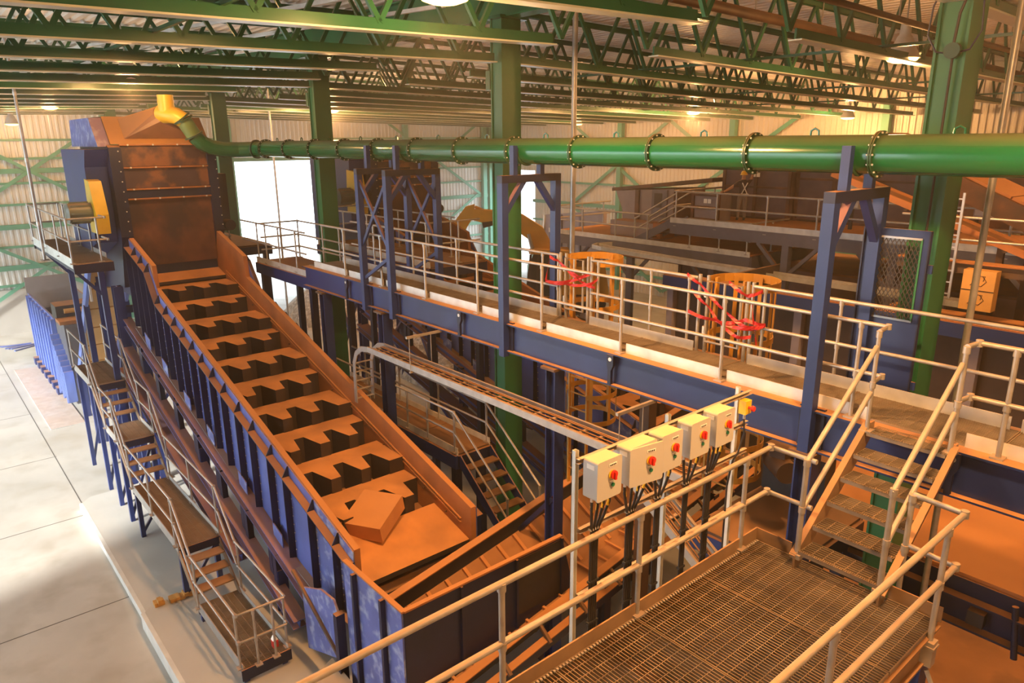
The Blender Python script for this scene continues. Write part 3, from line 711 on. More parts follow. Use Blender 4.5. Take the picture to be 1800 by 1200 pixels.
def tape(paths, label):
    t = thing('barrier_tape', label, 'tape', paths[0][0])
    for path in paths:
        m = MB(); rnd = random.Random(len(path)); path = [Vector(p) for p in path]; pts = []
        for p, q in zip(path[:-1], path[1:]):
            for k in range(6): pts.append(p.lerp(q, k/6)+Vector((0, rnd.uniform(-.006, .006), -.05*math.sin(math.pi*k/6)*(q-p).length)))
        pts.append(path[-1]); b = len(m.v)
        for i, p in enumerate(pts):
            tw = .6*math.sin(i*.9); o = Vector((0, .022*math.sin(tw), .026*math.cos(tw))); m.v += [tuple(p-o), tuple(p+o)]
        m.f += [(b+2*i, b+2*i+2, b+2*i+3, b+2*i+1) for i in range(len(pts)-1)]
        o = m.build('tape_strand', 'tape', t)
        sd = o.modifiers.new('thickness', 'SOLIDIFY'); sd.thickness = .002
y = 8.61
tape([[(-9.1, y, 7.55), (-8.9, y, 7.5), (-8.35, y, 7.28), (-8.05, y, 7.4)], [(-9.1, y, 7.52), (-9.2, y, 7.1), (-8.7, y, 7.12), (-8.1, y, 7.2), (-7.95, y, 7.3)], [(-9.2, y, 7.1), (-8.6, y, 7.18), (-8.2, y, 7.34)], [(-8.7, y, 7.4), (-8.3, y, 7.2), (-8.0, y, 7.15)]], 'tangle of red barrier tape on the ladder gate near the excavator')
tape([[(-6.2, y, 7.62), (-5.95, y, 7.5), (-5.55, y, 7.2), (-5.2, y, 7.02), (-5.0, y, 7.05)], [(-6.1, y, 7.4), (-5.8, y, 7.2), (-5.6, y, 7.0), (-5.3, y, 6.85), (-5.1, y, 6.9)], [(-6.15, y, 7.08), (-5.7, y, 7.03), (-5.1, y, 7.0), (-4.9, y, 7.1), (-5.2, y, 7.12), (-5.5, y, 7.02)], [(-5.1, y, 7.55), (-5.12, y, 7.3), (-5.05, y, 7.0), (-5.0, y, 6.75)], [(-5.5, y, 7.6), (-5.2, y, 7.45), (-4.98, y, 7.55)]], 'tangle of red barrier tape on the ladder gate near the mesh door')
def text(s, mw, size, m, parent=None, name='lettering'):
    c = bpy.data.curves.new(name, 'FONT'); c.body = s; c.size = size; c.align_x = 'CENTER'; c.align_y = 'CENTER'; c.extrude = .0008
    to = bpy.data.objects.new(name, c); me = bpy.data.meshes.new_from_object(to); bpy.data.objects.remove(to); me.materials.clear(); me.materials.append(MT[m]); return obj(name, me, parent, mw)
RXZ = Matrix(((1, 0, 0, 0), (0, 0, -1, 0), (0, 1, 0, 0), (0, 0, 0, 1)))      # text reading along +x on a face looking to -y
RYZ = Matrix(((0, 0, 1, 0), (1, 0, 0, 0), (0, 1, 0, 0), (0, 0, 0, 1)))       # text reading along +y on a face looking to +x
tp = [o for o in W if o.name.startswith('barrier_tape')][-1]
text('DANGER', Matrix.Translation((-5.04, 8.595, 6.92)) @ Matrix.Rotation(math.radians(-83), 4, 'Y') @ RXZ, .05, 'ink', tp)

# blue mesh door
dr = thing('mesh_door', 'tall blue steel door with an expanded metal panel beside the green column', 'door', (-3.47, 8.87, zd))
xa, xb, za, zb = -3.86, -3.11, 6.50, 8.48; ya, yb = 8.86, 8.89
bx('lower_panel', xa, xb, ya, yb, za, 7.42, 'blue3', dr); bx('door_stile', xa, -3.71, ya, yb, 7.42, 8.38, 'blue3', dr); bx('door_stile', -3.21, xb, ya, yb, 7.42, 8.38, 'blue3', dr); bx('door_head', xa, xb, ya, yb, 8.38, zb, 'blue3', dr)
for x in (xa, xb-.015): bx('door_edge', x, x+.015, ya-.03, ya, za, zb, 'navy', dr)
bx('latch', xb, xb+.05, ya, yb, 8.0, 8.1, 'blue', dr); bx('latch', xb, xb+.05, ya, yb, 6.6, 6.7, 'blue', dr)
m = MB(); n = 17; h = 8.38-7.42; wd = .5
for i in range(-18, 11):
    for s in (-1, 1):
        x0 = -3.71+i*.048 if s > 0 else -3.21-i*.048
        t0 = max(0, (-3.71-x0)/(s*.52*h) if s > 0 else (x0+3.21)/(.52*h)); t1 = min(1, (-3.21-x0)/(.52*h) if s > 0 else (x0+3.71)/(.52*h))
        if t1 > t0+.01:
            m.bar((x0+s*.52*h*t0, 8.872+s*.002, 7.42+h*t0), (x0+s*.52*h*t1, 8.872+s*.002, 7.42+h*t1), .009, .006, (0, 1, 0))
mm = m.build('expanded_metal', 'dark', dr); mm['kind'] = 'stuff'
for z in (7.42, 8.38): bx('mesh_bead', -3.72, -3.2, 8.85, 8.862, z-.012, z+.012, 'galv', dr)
bx('mesh_bead', -3.215, -3.195, 8.85, 8.862, 7.42, 8.38, 'green', dr)

# ------------------------------------------------------------------ foreground platform, stairs
ZP = 5.37
pf = thing('grating_platform', 'galvanised grating platform with toe plates below the control boxes', 'platform', (-2.65, 3, ZP-.3))
gp = grating_mesh('plat', 1.79, .98, pitch=.034, cross=.1)
for k in range(8): obj('grating_panel', gp, pf, Matrix.Translation((-2.64, 5.92-1.0*k, ZP)))
bx('toe_plate', -3.56, -3.545, -2, 6.44, ZP-.02, ZP+.13, 'brown2', pf)
bx('toe_plate', -3.56, -3.15, 6.43, 6.445, ZP-.02, ZP+.13, 'brown2', pf); bx('toe_plate', -2.18, -1.72, 6.43, 6.445, ZP-.02, ZP+.13, 'brown2', pf)
for x in (-3.5, -1.76):
    m = MB(); m.ibeam((x, -2, ZP-.17), (x, 6.42, ZP-.17), .26, .1); m.build('edge_beam', 'brown2', pf)
for y in (6.36, 3.9, 1.4, -1.0):
    bar('cross_beam', (-3.5, y, ZP-.17), (-1.76, y, ZP-.17), .08, .2, 'navy', pf)
m = MB()
for k in range(220): yy = -1.5+k*.036; m.box(-3.52, -3.50, yy, yy+.018, ZP, ZP+.012)
sr = m.build('serrated_edge', 'galv2', pf); sr['kind'] = 'stuff'
for x, y in ((-3.4, 6.3), (-1.85, 6.3), (-3.4, 1.4), (-1.85, 1.4)):
    m = MB(); m.ibeam((x, y, 0), (x, y, ZP-.3), .2, .2); m.build('leg', 'blue', pf)
handrail('galvanised handrail on the box side of the grating platform', [(-3.55, -1.5, ZP), (-3.55, 6.57, ZP), (-3.05, 6.57, ZP)], [(-3.55, y, ZP) for y in (-.2, 1.35, 2.9, 4.47, 6.12)], h=1.02, mid=(.51,), r=.027)
rr = handrail('galvanised handrail on the open side of the grating platform', [(-1.71, -1.5, ZP), (-1.71, 6.53, ZP), (-2.14, 6.58, ZP)], [(-1.71, y, ZP) for y in (.7, 2.4, 4.22, 6.18)]+[(-2.14, 6.56, ZP)], h=1.02, mid=(.51,), r=.027, foot=.12)
for y in (4.22, 6.18):
    bx('post_clamp', -1.76, -1.66, y-.05, y+.05, ZP-.3, ZP-.06, 'galv', rr); rod('clamp_bolt', (-1.7, y, ZP-.36), (-1.64, y, ZP-.48), .02, 'galv', rr, 8)
tag(bx('cardboard_scrap', -3.02, -2.9, 3.2, 3.32, ZP+.004, ZP+.02, 'card'), 'small tan cardboard scrap on the platform grating', 'scrap')

st = thing('stair', 'short grating stair from the platform up to the walkway', 'stair', (-2.58, 6.9, ZP))
xl, xr_ = -2.99, -2.19
for x in (xl, xr_):
    s = -1 if x == xl else 1
    m = MB(); m.prism([(x, 6.2, ZP), (x, 6.3, ZP), (x, 7.68, 6.42), (x, 7.68, 6.56), (x, 7.56, 6.56), (x, 6.2, 5.5)], (s*.02, 0, 0))
    m.build('stringer', 'brown2', st)
    m = MB(); m.prism([(x, 6.2, 5.5), (x+s*.065, 6.2, 5.5), (x+s*.065, 7.56, 6.56), (x, 7.56, 6.56)], (0, .0, .012)); m.build('stringer_flange', 'brown2', st)
tm = MB(); lx, ly = .77, .27
for i in range(8): yy = -ly/2+i*ly/7; tm.box(-lx/2, lx/2, yy-.004, yy+.004, -.03, 0)
for i in range(8): xx = -lx/2+i*lx/7; tm.box(xx-.004, xx+.004, -ly/2, ly/2, -.012, -.002)
tme = tm.me('tread', 'grate')
nm_ = MB(); nm_.box(-lx/2, lx/2, -ly/2-.012, -ly/2, -.035, .004)
for i in range(40): xx = -lx/2+i*lx/40; nm_.box(xx, xx+.010, -ly/2-.016, -ly/2+.012, .002, .012)
nme = nm_.me('nosing', 'grate')
for k in range(6):
    p = (-2.59, 6.25+.245*k+.13, ZP+.186*(k+1))
    tr = obj('tread', tme, st, Matrix.Translation(p)); obj('nosing', nme, tr, Matrix.Translation(p))
for x, l in ((-3.0, 'inclined galvanised stair rail on the box side'), (-2.2, 'inclined galvanised stair rail on the open side')):
    t = thing('stair_rail', l, 'handrail', (x, 6.3, ZP))
    rod('newel_post', (x, 6.26, 5.5), (x, 6.26, 6.52), .027, 'galv', t)
    box('base_plate', (x, 6.26, 5.5), (.1, .1, .05), 'galv', t)
    rod('sloping_rail', (x, 6.24, 6.5), (x, 7.5, 7.42), .026, 'galv', t); rod('sloping_rail', (x, 6.26, 6.0), (x, 7.5, 6.92), .026, 'galv', t)
    for z in (6.5, 6.0): collar(t, (x, 6.26, z))

# ------------------------------------------------------------------ control box rack
RX = -3.67
rk = thing('unistrut_rack', 'slotted galvanised strut rack carrying the grey control boxes', 'rack', (RX, 4.9, 5.2))
for y in (3.81, 4.99, 6.11):
    m = MB()
    m.box(RX-.06, RX-.02, y-.02, y-.016, 5.15, 7.12); m.box(RX-.06, RX-.056, y-.02, y+.02, 5.15, 7.12); m.box(RX-.06, RX-.02, y+.016, y+.02, 5.15, 7.12)
    m.build('strut_post', 'strut', rk); bx('post_foot', RX-.07, RX, y-.05, y+.02, 5.15, 5.2, 'strut', rk)
for z, y0, y1 in ((7.04, 3.79, 6.28), (6.72, 6.0, 6.25), (6.41, 3.82, 6.27), (5.79, 3.82, 6.27)):
    m = MB(); m.box(RX-.02, RX+.02, y0, y1, z+.016, z+.02); m.box(RX-.02, RX+.02, y0, y1, z-.02, z-.016); m.box(RX-.02, RX-.016, y0, y1, z-.02, z+.02); m.build('strut_rail', 'galv', rk)
def ctrl(y0, w_, lab_, ajar=False):
    t = thing('control_box', lab_, 'control box', (RX+.1, y0+w_/2, 6.73))
    x0, x1, z0, z1 = RX+.03, RX+.17, 6.735, 7.07; R_ = .022
    def rbox(xa, xb, ya, yb, za, zb, nm, mt_):
        m = MB(); pts = []
        for cy, cz, a0 in ((yb-R_, zb-R_, 0), (ya+R_, zb-R_, 90), (ya+R_, za+R_, 180), (yb-R_, za+R_, 270)):
            for k in range(4):
                a = math.radians(a0+30*k); pts.append((xa, cy+R_*math.cos(a), cz+R_*math.sin(a)))
        m.prism(pts, (xb-xa, 0, 0)); return m.build(nm, mt_, t, True)
    rbox(x0, x1, y0, y0+w_, z0, z1, 'enclosure', 'boxg')
    ld = rbox(x1+.003, x1+.018, y0-.004, y0+w_+.004, z0-.004, z1+.004, 'lid', 'boxg')
    if ajar:
        mw = Matrix.Translation((x1, y0, 0)) @ Matrix.Rotation(math.radians(-9), 4, 'Z') @ Matrix.Translation((-x1, -y0, 0)); ld.matrix_basis = mw; W[ld] = mw
    xf = x1+.02; yc = y0+w_*.62
    off = Matrix.Identity(4) if not ajar else W[ld]
    m = MB(); m.tube([(xf, yc-.012, 6.935), (xf+.006, yc-.012, 6.935)], .038, 18); k = m.build('switch_plate', 'knoby', t, False, off)
    m = MB(); m.tube([(xf+.006, yc, 6.935), (xf+.024, yc, 6.935)], .036, 18); k = m.build('rotary_switch', 'red', t, False, off)
    m = MB(); m.box(xf+.024, xf+.040, yc-.010, yc+.010, 6.898, 6.96); m.build('switch_grip', 'red', k, False, off)
    m = MB(); m.tube([(xf, yc, 6.845), (xf+.012, yc, 6.845)], .017, 14); m.build('push_button', 'gbtn', t, False, off)
    m = MB(); m.box(xf-.001, xf+.002, yc-.045, yc+.045, 7.005, 7.030); lb = m.build('name_label', 'white', t, False, off)
    for q in range(4): m = MB(); m.box(xf+.002, xf+.003, yc-.036+.019*q, yc-.022+.019*q, 7.010, 7.024); m.build('label_print', 'ink', lb, False, off)
    m = MB(); m.box(xf-.001, xf+.002, yc-.035, yc+.02, 6.874, 6.884); m.build('name_label', 'white', t, False, off)
    m = MB(); m.box(x0+.04, x1-.02, y0-.002, y0+.001, 7.0, 7.04); m.build('rating_label', 'white', t)
    for yy in (.12, .4, .62, .86): rod('cable_gland', (x0+.07, y0+w_*yy, z0), (x0+.07, y0+w_*yy, z0-.035), .013, 'galv2', t, 8)
ctrl(3.83, .28, 'grey control box with red switch at the open end of the rack'); ctrl(4.22, .36, 'wider grey control box with its lid standing ajar', True)
ctrl(4.63, .28, 'grey control box with red switch right after the ajar one'); ctrl(5.04, .28, 'grey control box with red switch, second from the emergency stop'); ctrl(5.43, .28, 'grey control box with red switch beside the emergency stop')
es = thing('emergency_stop', 'yellow emergency stop box with red mushroom button on the rack', 'emergency stop', (RX+.06, 6.13, 6.85))
bx('housing', RX+.0, RX+.08, 6.08, 6.18, 6.86, 7.0, 'knoby', es); m = MB(); m.tube([(RX+.08, 6.13, 6.93), (RX+.12, 6.13, 6.93), (RX+.12, 6.13, 6.93), (RX+.145, 6.13, 6.93)], [.014, .014, .03, .026], 14); m.build('mushroom_button', 'red', es, True)
rod('cable_gland', (RX+.04, 6.13, 6.86), (RX+.04, 6.13, 6.80), .014, 'galv2', es, 8)
m = MB(); m.tube([(RX+.04, 6.13, 6.8), (RX+.06, 6.12, 6.65), (RX+.05, 6.05, 6.45), (RX+.03, 6.0, 6.38), (RX+.0, 5.98, 6.1), (RX, 5.98, 4.6)], .010, 8); m.build('cable', 'cable', es, True)
def loom(y0, w_, yb, n, lab_, drop=4.3):
    t = thing('cable_loom', lab_, 'cables', (RX, yb, 5.5))
    for i in range(n):
        ys = y0+w_*(.12+.76*i/max(n-1, 1)); yd = yb+(i-(n-1)/2)*.024
        m = MB(); m.tube([(RX+.10, ys, 6.70), (RX+.10, ys, 6.64), (RX+.07, (ys+yd)/2, 6.5), (RX+.04, yd, 6.38), (RX+.035, yd, 6.2), (RX+.035, yd, drop)], .0125, 8); cb_ = m.build('cable', 'cable', t, True)
        m = MB(); m.tube([(RX+.098, ys+.001, 6.66), (RX+.09, (ys*.8+yd*.2), 6.60)], .0135, 8); m.build('marker_sleeve', 'knoby', cb_)
    for z in (6.40, 5.9, 5.79, 5.5): box('cable_tie', (RX+.036, yb, z), (.035, .026*n+.01, .02), 'galv2' if z > 6.3 else 'cable', t)
loom(3.83, .28, 3.97, 4, 'black cable loom below the control box at the open end'); loom(4.22, .36, 4.42, 4, 'black cable loom below the wide ajar control box'); loom(4.63, .28, 4.80, 3, 'black cable loom below the control box after the ajar one')
loom(5.04, .28, 5.22, 3, 'black cable loom below the second box from the emergency stop'); loom(5.43, .28, 5.58, 4, 'black cable loom below the box beside the emergency stop')

# ------------------------------------------------------------------ cable trays
def tray(p, q, lab_, w_=.42, extra=None):
    t = thing('cable_tray', lab_, 'cable tray', p); p = Vector(p); q = Vector(q)
    for s in (-1, 1):
        o = Vector((0, s*w_/2, 0)); bar('side_rail', p+o, q+o, .012, .11, 'galv', t); bar('rail_lip', p+o+Vector((0, -s*.015, .055)), q+o+Vector((0, -s*.015, .055)), .035, .01, 'galv', t)
    n = int((q-p).length/.32)
    for k in range(n+1):
        c = p.lerp(q, k/n); bar('tray_rung', c+Vector((0, -w_/2, -.03)), c+Vector((0, w_/2, -.03)), .05, .02, 'galv', t)
    for k, yy in enumerate((-.15, -.11, -.06, .02, .12, .16)):
        o = Vector((0, yy, -.01)); m = MB(); m.tube([p+o, (p*2+q)/3+o+Vector((0, .01, 0)), (p+q*2)/3+o-Vector((0, .01, 0)), q+o], .014, 6); m.build('cable', 'cabled', t, True)
    return t
MT['cabled'] = mat('dust_covered_cable', (.06, .045, .035), .7, var=.2, dust=.8)
T1 = tray((-4.95, 7.22, 5.34), (-12.9, 7.22, 5.34), 'long dusty cable tray hung below the walkway beam')
m = MB(); pts = [(-12.9, 5.34), (-13.15, 5.30), (-13.38, 5.15), (-13.5, 4.9), (-13.52, 4.0)]
for s in (-1, 1):
    b = MB()
    for (a, c) in zip(pts[:-1], pts[1:]): b.bar((a[0], 7.22+s*.21, a[1]), (c[0], 7.22+s*.21, c[1]), .02, .11, (0, 1, 0) if False else (0, 0, 1))
    b.build('tray_bend', 'galv', T1)
for k in range(5): bar('tray_rung', (-13.5, 7.01, 4.1+.2*k), (-13.5, 7.43, 4.1+.2*k), .05, .02, 'galv', T1)
tray((-5.6, 6.95, 5.22), (-3.9, 6.95, 4.05), 'sloping cable tray dropping under the grating platform')
for x in (-5.98, -11.2):
    t = thing('tray_hanger', 'strut bracket with two threaded rods ' + ('holding the tray by the control boxes' if x > -8 else 'holding the tray by the paired duct frames'), 'bracket', (x, 7.3, 5.9))
    bar('strut_arm', (x, 6.92, 5.95), (x, 7.72, 5.95), .045, .045, 'galv', t); rod('threaded_rod', (x, 6.98, 5.94), (x, 6.98, 5.25), .008, 'galv', t, 6); rod('threaded_rod', (x, 7.47, 5.94), (x, 7.47, 5.25), .008, 'galv', t, 6)
    bar('tray_clip', (x, 6.96, 5.26), (x, 7.48, 5.26), .04, .03, 'galv', t)
MT['belt'] = mat('ochre_belt', (.20, .085, .03), .7, var=.3, dust=.6)
MT['brown3'] = mat('tan_dusted_plate', (.34, .24, .15), .55, var=.15, dust=.6, dcol=(.42, .27, .14))
MT['bluew'] = mat('sun_brightened_blue_paint', (.10, .16, .45), .45, var=.2, dust=.3)  # blue lightened so that its colour carries the sunlight
MT['mgrey2'] = mat('dark_grey_paint', (.10, .10, .12), .5, var=.15, dust=.5)
# ------------------------------------------------------------------ service stair along the first feeder
LV = [(-23.4, -21.1, 3.30), (-20.1, -18.8, 2.42), (-18.0, -14.4, 1.52), (-13.5, -11.1, .65)]
ss = thing('service_stair', 'stepped run of grating landings and treads beside the first feeder', 'stair', (-17, 3.65, .2))
for i, (a, b, z) in enumerate(LV):
    g = grating_mesh('sl%d' % i, b-a, .78, pitch=.045, cross=.12, along='y')
    obj('landing_grating', g, ss, Matrix.Translation(((a+b)/2, 3.65, z)))
    if i < 3: bx('landing_plate', a+.02, b-.02, 3.27, 4.03, z-.02, z-.008, 'brown', ss)
    for y in (3.24, 4.06): bx('toe_plate', a, b, y-.008, y+.008, z-.12, z+.1, 'galv2' if y > 4 else 'galv', ss)
    for x in (a, b): bx('landing_beam', x-.03, x+.03, 3.24, 4.06, z-.2, z-.03, 'navy', ss)
    for x in (a+.1, b-.1):
        for y in (3.3, 4.0):
            if z > .6: bar('leg', (x, y, .2), (x, y, z-.1), .1, .1, 'blue', ss, up_=(1, 0, 0))
        if z > 1: bar('leg_brace', (x, 3.3, .3), (x, 4.0, z-.2), .06, .06, 'blue', ss)
for (a, b, z), (c, d, z2) in zip(LV[:-1], LV[1:]):
    for y in (3.25, 4.05): bar('stringer', (b-.1, y, z-.08), (c+.1, y, z2-.08), .02, .2, 'brown2', ss)
    for k in range(1, 4):
        f = k/4; bx('tread', b+(c-b)*f-.14, b+(c-b)*f+.14, 3.28, 4.02, z+(z2-z)*f-.03, z+(z2-z)*f, 'brown2', ss)
bar('landing_front', (-11.08, 3.2, .55), (-11.08, 4.1, .55), .03, .22, 'navy', ss); bar('landing_front', (-11.1, 3.25, .3), (-11.1, 4.1, .3), .05, .06, 'navy', ss)
def stair_path(y): return [(x, y, z) for a, b, z in LV for x in (a, b)]
handrail('stepped galvanised handrail on the outer side of the service stair', stair_path(3.22)+[(-11.06, 4.06, .65)], [(x, 3.22, z) for a, b, z in LV for x in ((a+.1, b-.08) if b-a < 3 else (a+.1, a+1.8, b-.08))]+[(-11.06, 3.5, .65), (-11.06, 3.82, .65)])
handrail('stepped galvanised handrail on the feeder side of the service stair', stair_path(4.08), [(x, 4.08, z) for a, b, z in LV for x in ((a+.1, b-.08) if b-a < 3 else (a+.1, a+1.8, b-.08))])
t = thing('milk_carton', 'small red and white drink carton standing on the lowest landing', 'carton', (-11.3, 3.9, .66))
bx('carton_body', -11.38, -11.28, 3.86, 3.96, .655, .80, 'red', t); m = MB(); m.prism([(-11.38, 3.86, .80), (-11.38, 3.96, .80), (-11.38, 3.91, .88)], (.10, 0, 0)); m.build('carton_top', 'white', t)
m = MB(); rnd = random.Random(3)
for k in range(7):
    x, y = -14.5+.03*rnd.random(), 2.95+.09*k; m.box(x-.1, x+.1, y, y+.1, .345+.02*(k % 2), .40+.04*rnd.random())
fo = m.build('foil_scrap', 'leaf', None); tag(fo, 'crumpled orange foil scrap on the edge of the concrete plinth', 'scrap')
m = MB(); m.box(-14.62, -14.45, 2.66, 2.85, .345, .43); m.box(-14.56, -14.4, 2.72, 2.8, .40, .5); tag(m.build('foil_lump', 'leaf', None), 'small lump of brown foil beside the longer foil scrap', 'scrap')

# head platform of the first feeder
hp = thing('head_platform', 'grating platform with bright toe plates beside the feeder drive motor', 'platform', (-23.5, 3.65, 6.3))
ZH = 6.62
for k in range(3): obj('grating_panel', grating_mesh('hp', 2.0, .85), hp, Matrix.Translation((-21.6-2.02*k, 3.65, ZH)))
bx('deck_plate', -26.6, -20.6, 3.22, 4.08, ZH-.03, ZH-.02, 'brown', hp)
bx('toe_plate', -26.6, -20.55, 3.19, 3.205, ZH-.12, ZH+.13, 'galv2', hp); bx('toe_plate', -26.6, -21.2, 4.08, 4.095, ZH, ZH+.13, 'galv2', hp); bx('end_beam', -20.6, -20.5, 3.2, 4.1, ZH-.25, ZH-.02, 'navy', hp)
bx('end_beam', -26.7, -26.6, 3.2, 4.1, ZH-.25, ZH-.02, 'navy', hp)
for y in (3.28, 4.02): bx('side_beam', -26.6, -20.6, y-.04, y+.04, ZH-.25, ZH-.04, 'navy', hp)
for x in (-21.2, -25.6): bar('support_post', (x, 3.9, 0), (x, 3.9, ZH-.2), .14, .14, 'blue', hp, up_=(1, 0, 0)); bar('support_knee', (x, 3.9, ZH-1), (x, 3.3, ZH-.25), .08, .08, 'blue', hp, up_=(1, 0, 0))
handrail('galvanised handrail around the head platform by the drive motor', [(-21.2, 4.06, ZH), (-20.55, 4.06, ZH), (-20.55, 3.2, ZH), (-26.6, 3.2, ZH), (-26.6, 4.06, ZH)], [(-20.55, 3.2, ZH), (-20.55, 3.85, ZH), (-22.3, 3.2, ZH), (-24.4, 3.2, ZH), (-26.55, 3.2, ZH), (-26.6, 4.0, ZH)])
handrail('inner galvanised handrail of the head platform against the motor', [(-26.4, 4.06, ZH), (-22.6, 4.06, ZH)], [(-26.2, 4.06, ZH), (-24.2, 4.06, ZH), (-22.7, 4.06, ZH)])
for (x, y, z0, z1, r, l) in ((-24.2, 3.1, 6.3, 12.2, .04, 'pale vertical pole rising from the head platform to the roof'), (-10.43, 10.5, 0, 12.4, .055, 'galvanised vertical pipe rising through the walkway level to the roof'), (-33.5, 14, 0, 12.2, .05, 'thin grey vertical pole in front of the bright doorway'),
                             (-2.93, 9.95, 0, 12.3, .042, 'grey vertical riser pipe beside the column with the mesh door')):
    t = thing('vertical_pipe', l, 'pipe', (x, y, z0)); rod('pipe', (x, y, z0), (x, y, z1), r, 'galv', t, 12)
    for k in range(3):
        z = z0+(z1-z0)*(k+.6)/3.4; rod('pipe_coupling', (x, y, z-.05), (x, y, z+.05), r*1.25, 'galv2', t, 12)
    box('pipe_flange', (x, y, z0+.01), (.22, .22, .02), 'galv', t)

# landing platforms at the far end of the walkway
def deck(label, x0, x1, y0, y1, z, sides, name='landing_platform', legs=True, m_='brown'):
    t = thing(name, label, 'platform', ((x0+x1)/2, (y0+y1)/2, z-.3))
    nx = max(1, round((x1-x0)/1.5)); w_ = (x1-x0)/nx
    for k in range(nx): bx('deck_panel', x0+w_*k+.01, x0+w_*(k+1)-.01, y0, y1, z-.04, z, m_, t)
    for y in (y0, y1): bx('edge_beam', x0, x1, y-.06, y+.06, z-.34, z-.04, 'blue', t)
    for x in (x0, x1): bx('edge_beam', x-.05, x+.05, y0, y1, z-.3, z-.04, 'navy', t)
    for y in sides: bx('toe_plate', x0, x1, y-.01, y+.01, z-.03, z+.13, 'galv2', t)
    if legs:
        for x in (x0+.2, x1-.2):
            for y in (y0+.1, y1-.1): bar('leg', (x, y, 0), (x, y, z-.3), .16, .16, 'navy', t, up_=(1, 0, 0))
    return t
deck('brown landing platform between the first feeder and the walkway end', -20.9, -17.3, 7.95, 9.2, 6.15, (7.95,))
handrail('galvanised handrail of the landing beside the first feeder head', [(-22.0, 7.98, 6.15), (-17.6, 7.98, 6.15)], [(-20.8, 7.98, 6.15), (-20.2, 7.98, 6.15), (-19.3, 7.98, 6.15), (-18.2, 7.98, 6.15)])
handrail('galvanised gate rails on the landing beside the first feeder head', [(-20.6, 8.0, 6.15), (-20.6, 9.15, 6.15), (-17.4, 9.15, 6.15)], [(-20.6, 8.6, 6.15), (-20.6, 9.15, 6.15), (-19.0, 9.15, 6.15), (-18.0, 9.15, 6.15)], mid=(.35, .7))
deck('brown service deck along the second feeder head', -21.5, -15.2, 10.2, 12.0, 6.4, (10.2,))
handrail('galvanised handrail along the second feeder service deck', [(-21.4, 12.0, 6.4), (-21.4, 10.25, 6.4), (-15.3, 10.25, 6.4), (-15.3, 11.9, 6.4)], [(x, 10.25, 6.4) for x in (-21.3, -19.8, -18.4, -17.0, -15.4)]+[(-15.3, 11.2, 6.4)])
handrail('inner galvanised handrail on the second feeder service deck', [(-21.0, 11.6, 6.4), (-16.0, 11.6, 6.4)], [(x, 11.6, 6.4) for x in (-20.5, -18.9, -17.3, -16.2)])
deck('brown deck in the bright doorway beyond the feeder heads', -27.5, -22.8, 7.9, 9.15, 6.35, (7.9,))
handrail('dark galvanised handrail against the bright doorway', [(-27.3, 9.1, 6.35), (-27.3, 7.95, 6.35), (-22.9, 7.95, 6.35)], [(-27.3, 8.9, 6.35), (-27.3, 8.4, 6.35)]+[(x, 7.95, 6.35) for x in (-27.2, -25.8, -24.4, -23.0)], mid=(.35, .7))

# lower walkway between the feeders
deck('low brown walkway with galvanised toe plates between the two feeders', -17.5, -11.3, 8.1, 8.95, 3.2, (8.1, 8.95), 'low_walkway')
handrail('galvanised handrail on the near side of the low walkway', [(-17.3, 8.1, 3.2), (-11.4, 8.1, 3.2), (-9.7, 8.1, 1.9)], [(x, 8.1, 3.2) for x in (-16.6, -14.9, -13.2, -12.4, -11.4)]+[(-9.7, 8.1, 1.9)], h=.9, mid=(.45,))
handrail('galvanised handrail on the far side of the low walkway', [(-17.3, 8.95, 3.2), (-11.4, 8.95, 3.2), (-9.7, 8.95, 1.9)], [(x, 8.95, 3.2) for x in (-16.6, -14.9, -13.2, -11.4)]+[(-9.7, 8.95, 1.9)], h=.9, mid=(.45,))
t = thing('low_stair', 'short brown stair going down from the low walkway', 'stair', (-10.5, 8.5, 0))
for y in (8.12, 8.93): bar('stringer', (-11.3, y, 3.1), (-9.15, y, 1.35), .03, .22, 'blue', t)
for k in range(1, 8): bx('tread', -11.3+.27*k-.12, -11.3+.27*k+.12, 8.14, 8.91, 3.17-.22*k, 3.2-.22*k, 'brown', t)

# ------------------------------------------------------------------ cross conveyor with its transfer hopper
cc_ = thing('cross_conveyor', 'dark inclined cross conveyor with ribbed ochre belt under the feeder outlet', 'conveyor', (-8.3, 8, 0))
zc = lambda y: 2.70+.185*(y-6.63)
Y0, Y1 = 4.7, 13.0
bar('side_frame', (-8.98, Y0, zc(Y0)-.17), (-8.98, Y1, zc(Y1)-.17), .06, .34, 'dark', cc_)
bar('frame_flange', (-8.98, Y0, zc(Y0)), (-8.98, Y1, zc(Y1)), .16, .02, 'orange', cc_)
bar('side_frame', (-7.55, Y0, zc(Y0)-.95), (-7.55, Y1, zc(Y1)-.95), .06, .2, 'dark', cc_); bar('frame_flange', (-7.5, Y0, zc(Y0)-.85), (-7.5, Y1, zc(Y1)-.85), .16, .02, 'orange', cc_)
bar('side_frame', (-7.3, Y0, zc(Y0)-1.2), (-7.3, Y1, zc(Y1)-1.2), .05, .2, 'navy', cc_); bar('frame_flange', (-7.3, Y0, zc(Y0)-1.09), (-7.3, Y1, zc(Y1)-1.09), .14, .02, 'orange', cc_)
bar('belt', (-7.85, Y0, zc(Y0)-.96), (-7.85, Y1, zc(Y1)-.96), .5, .03, 'belt', cc_)
bar('return_belt', (-8.25, Y0, zc(Y0)-1.15), (-8.25, Y1, zc(Y1)-1.15), 1.3, .03, 'dark', cc_)
m = MB()
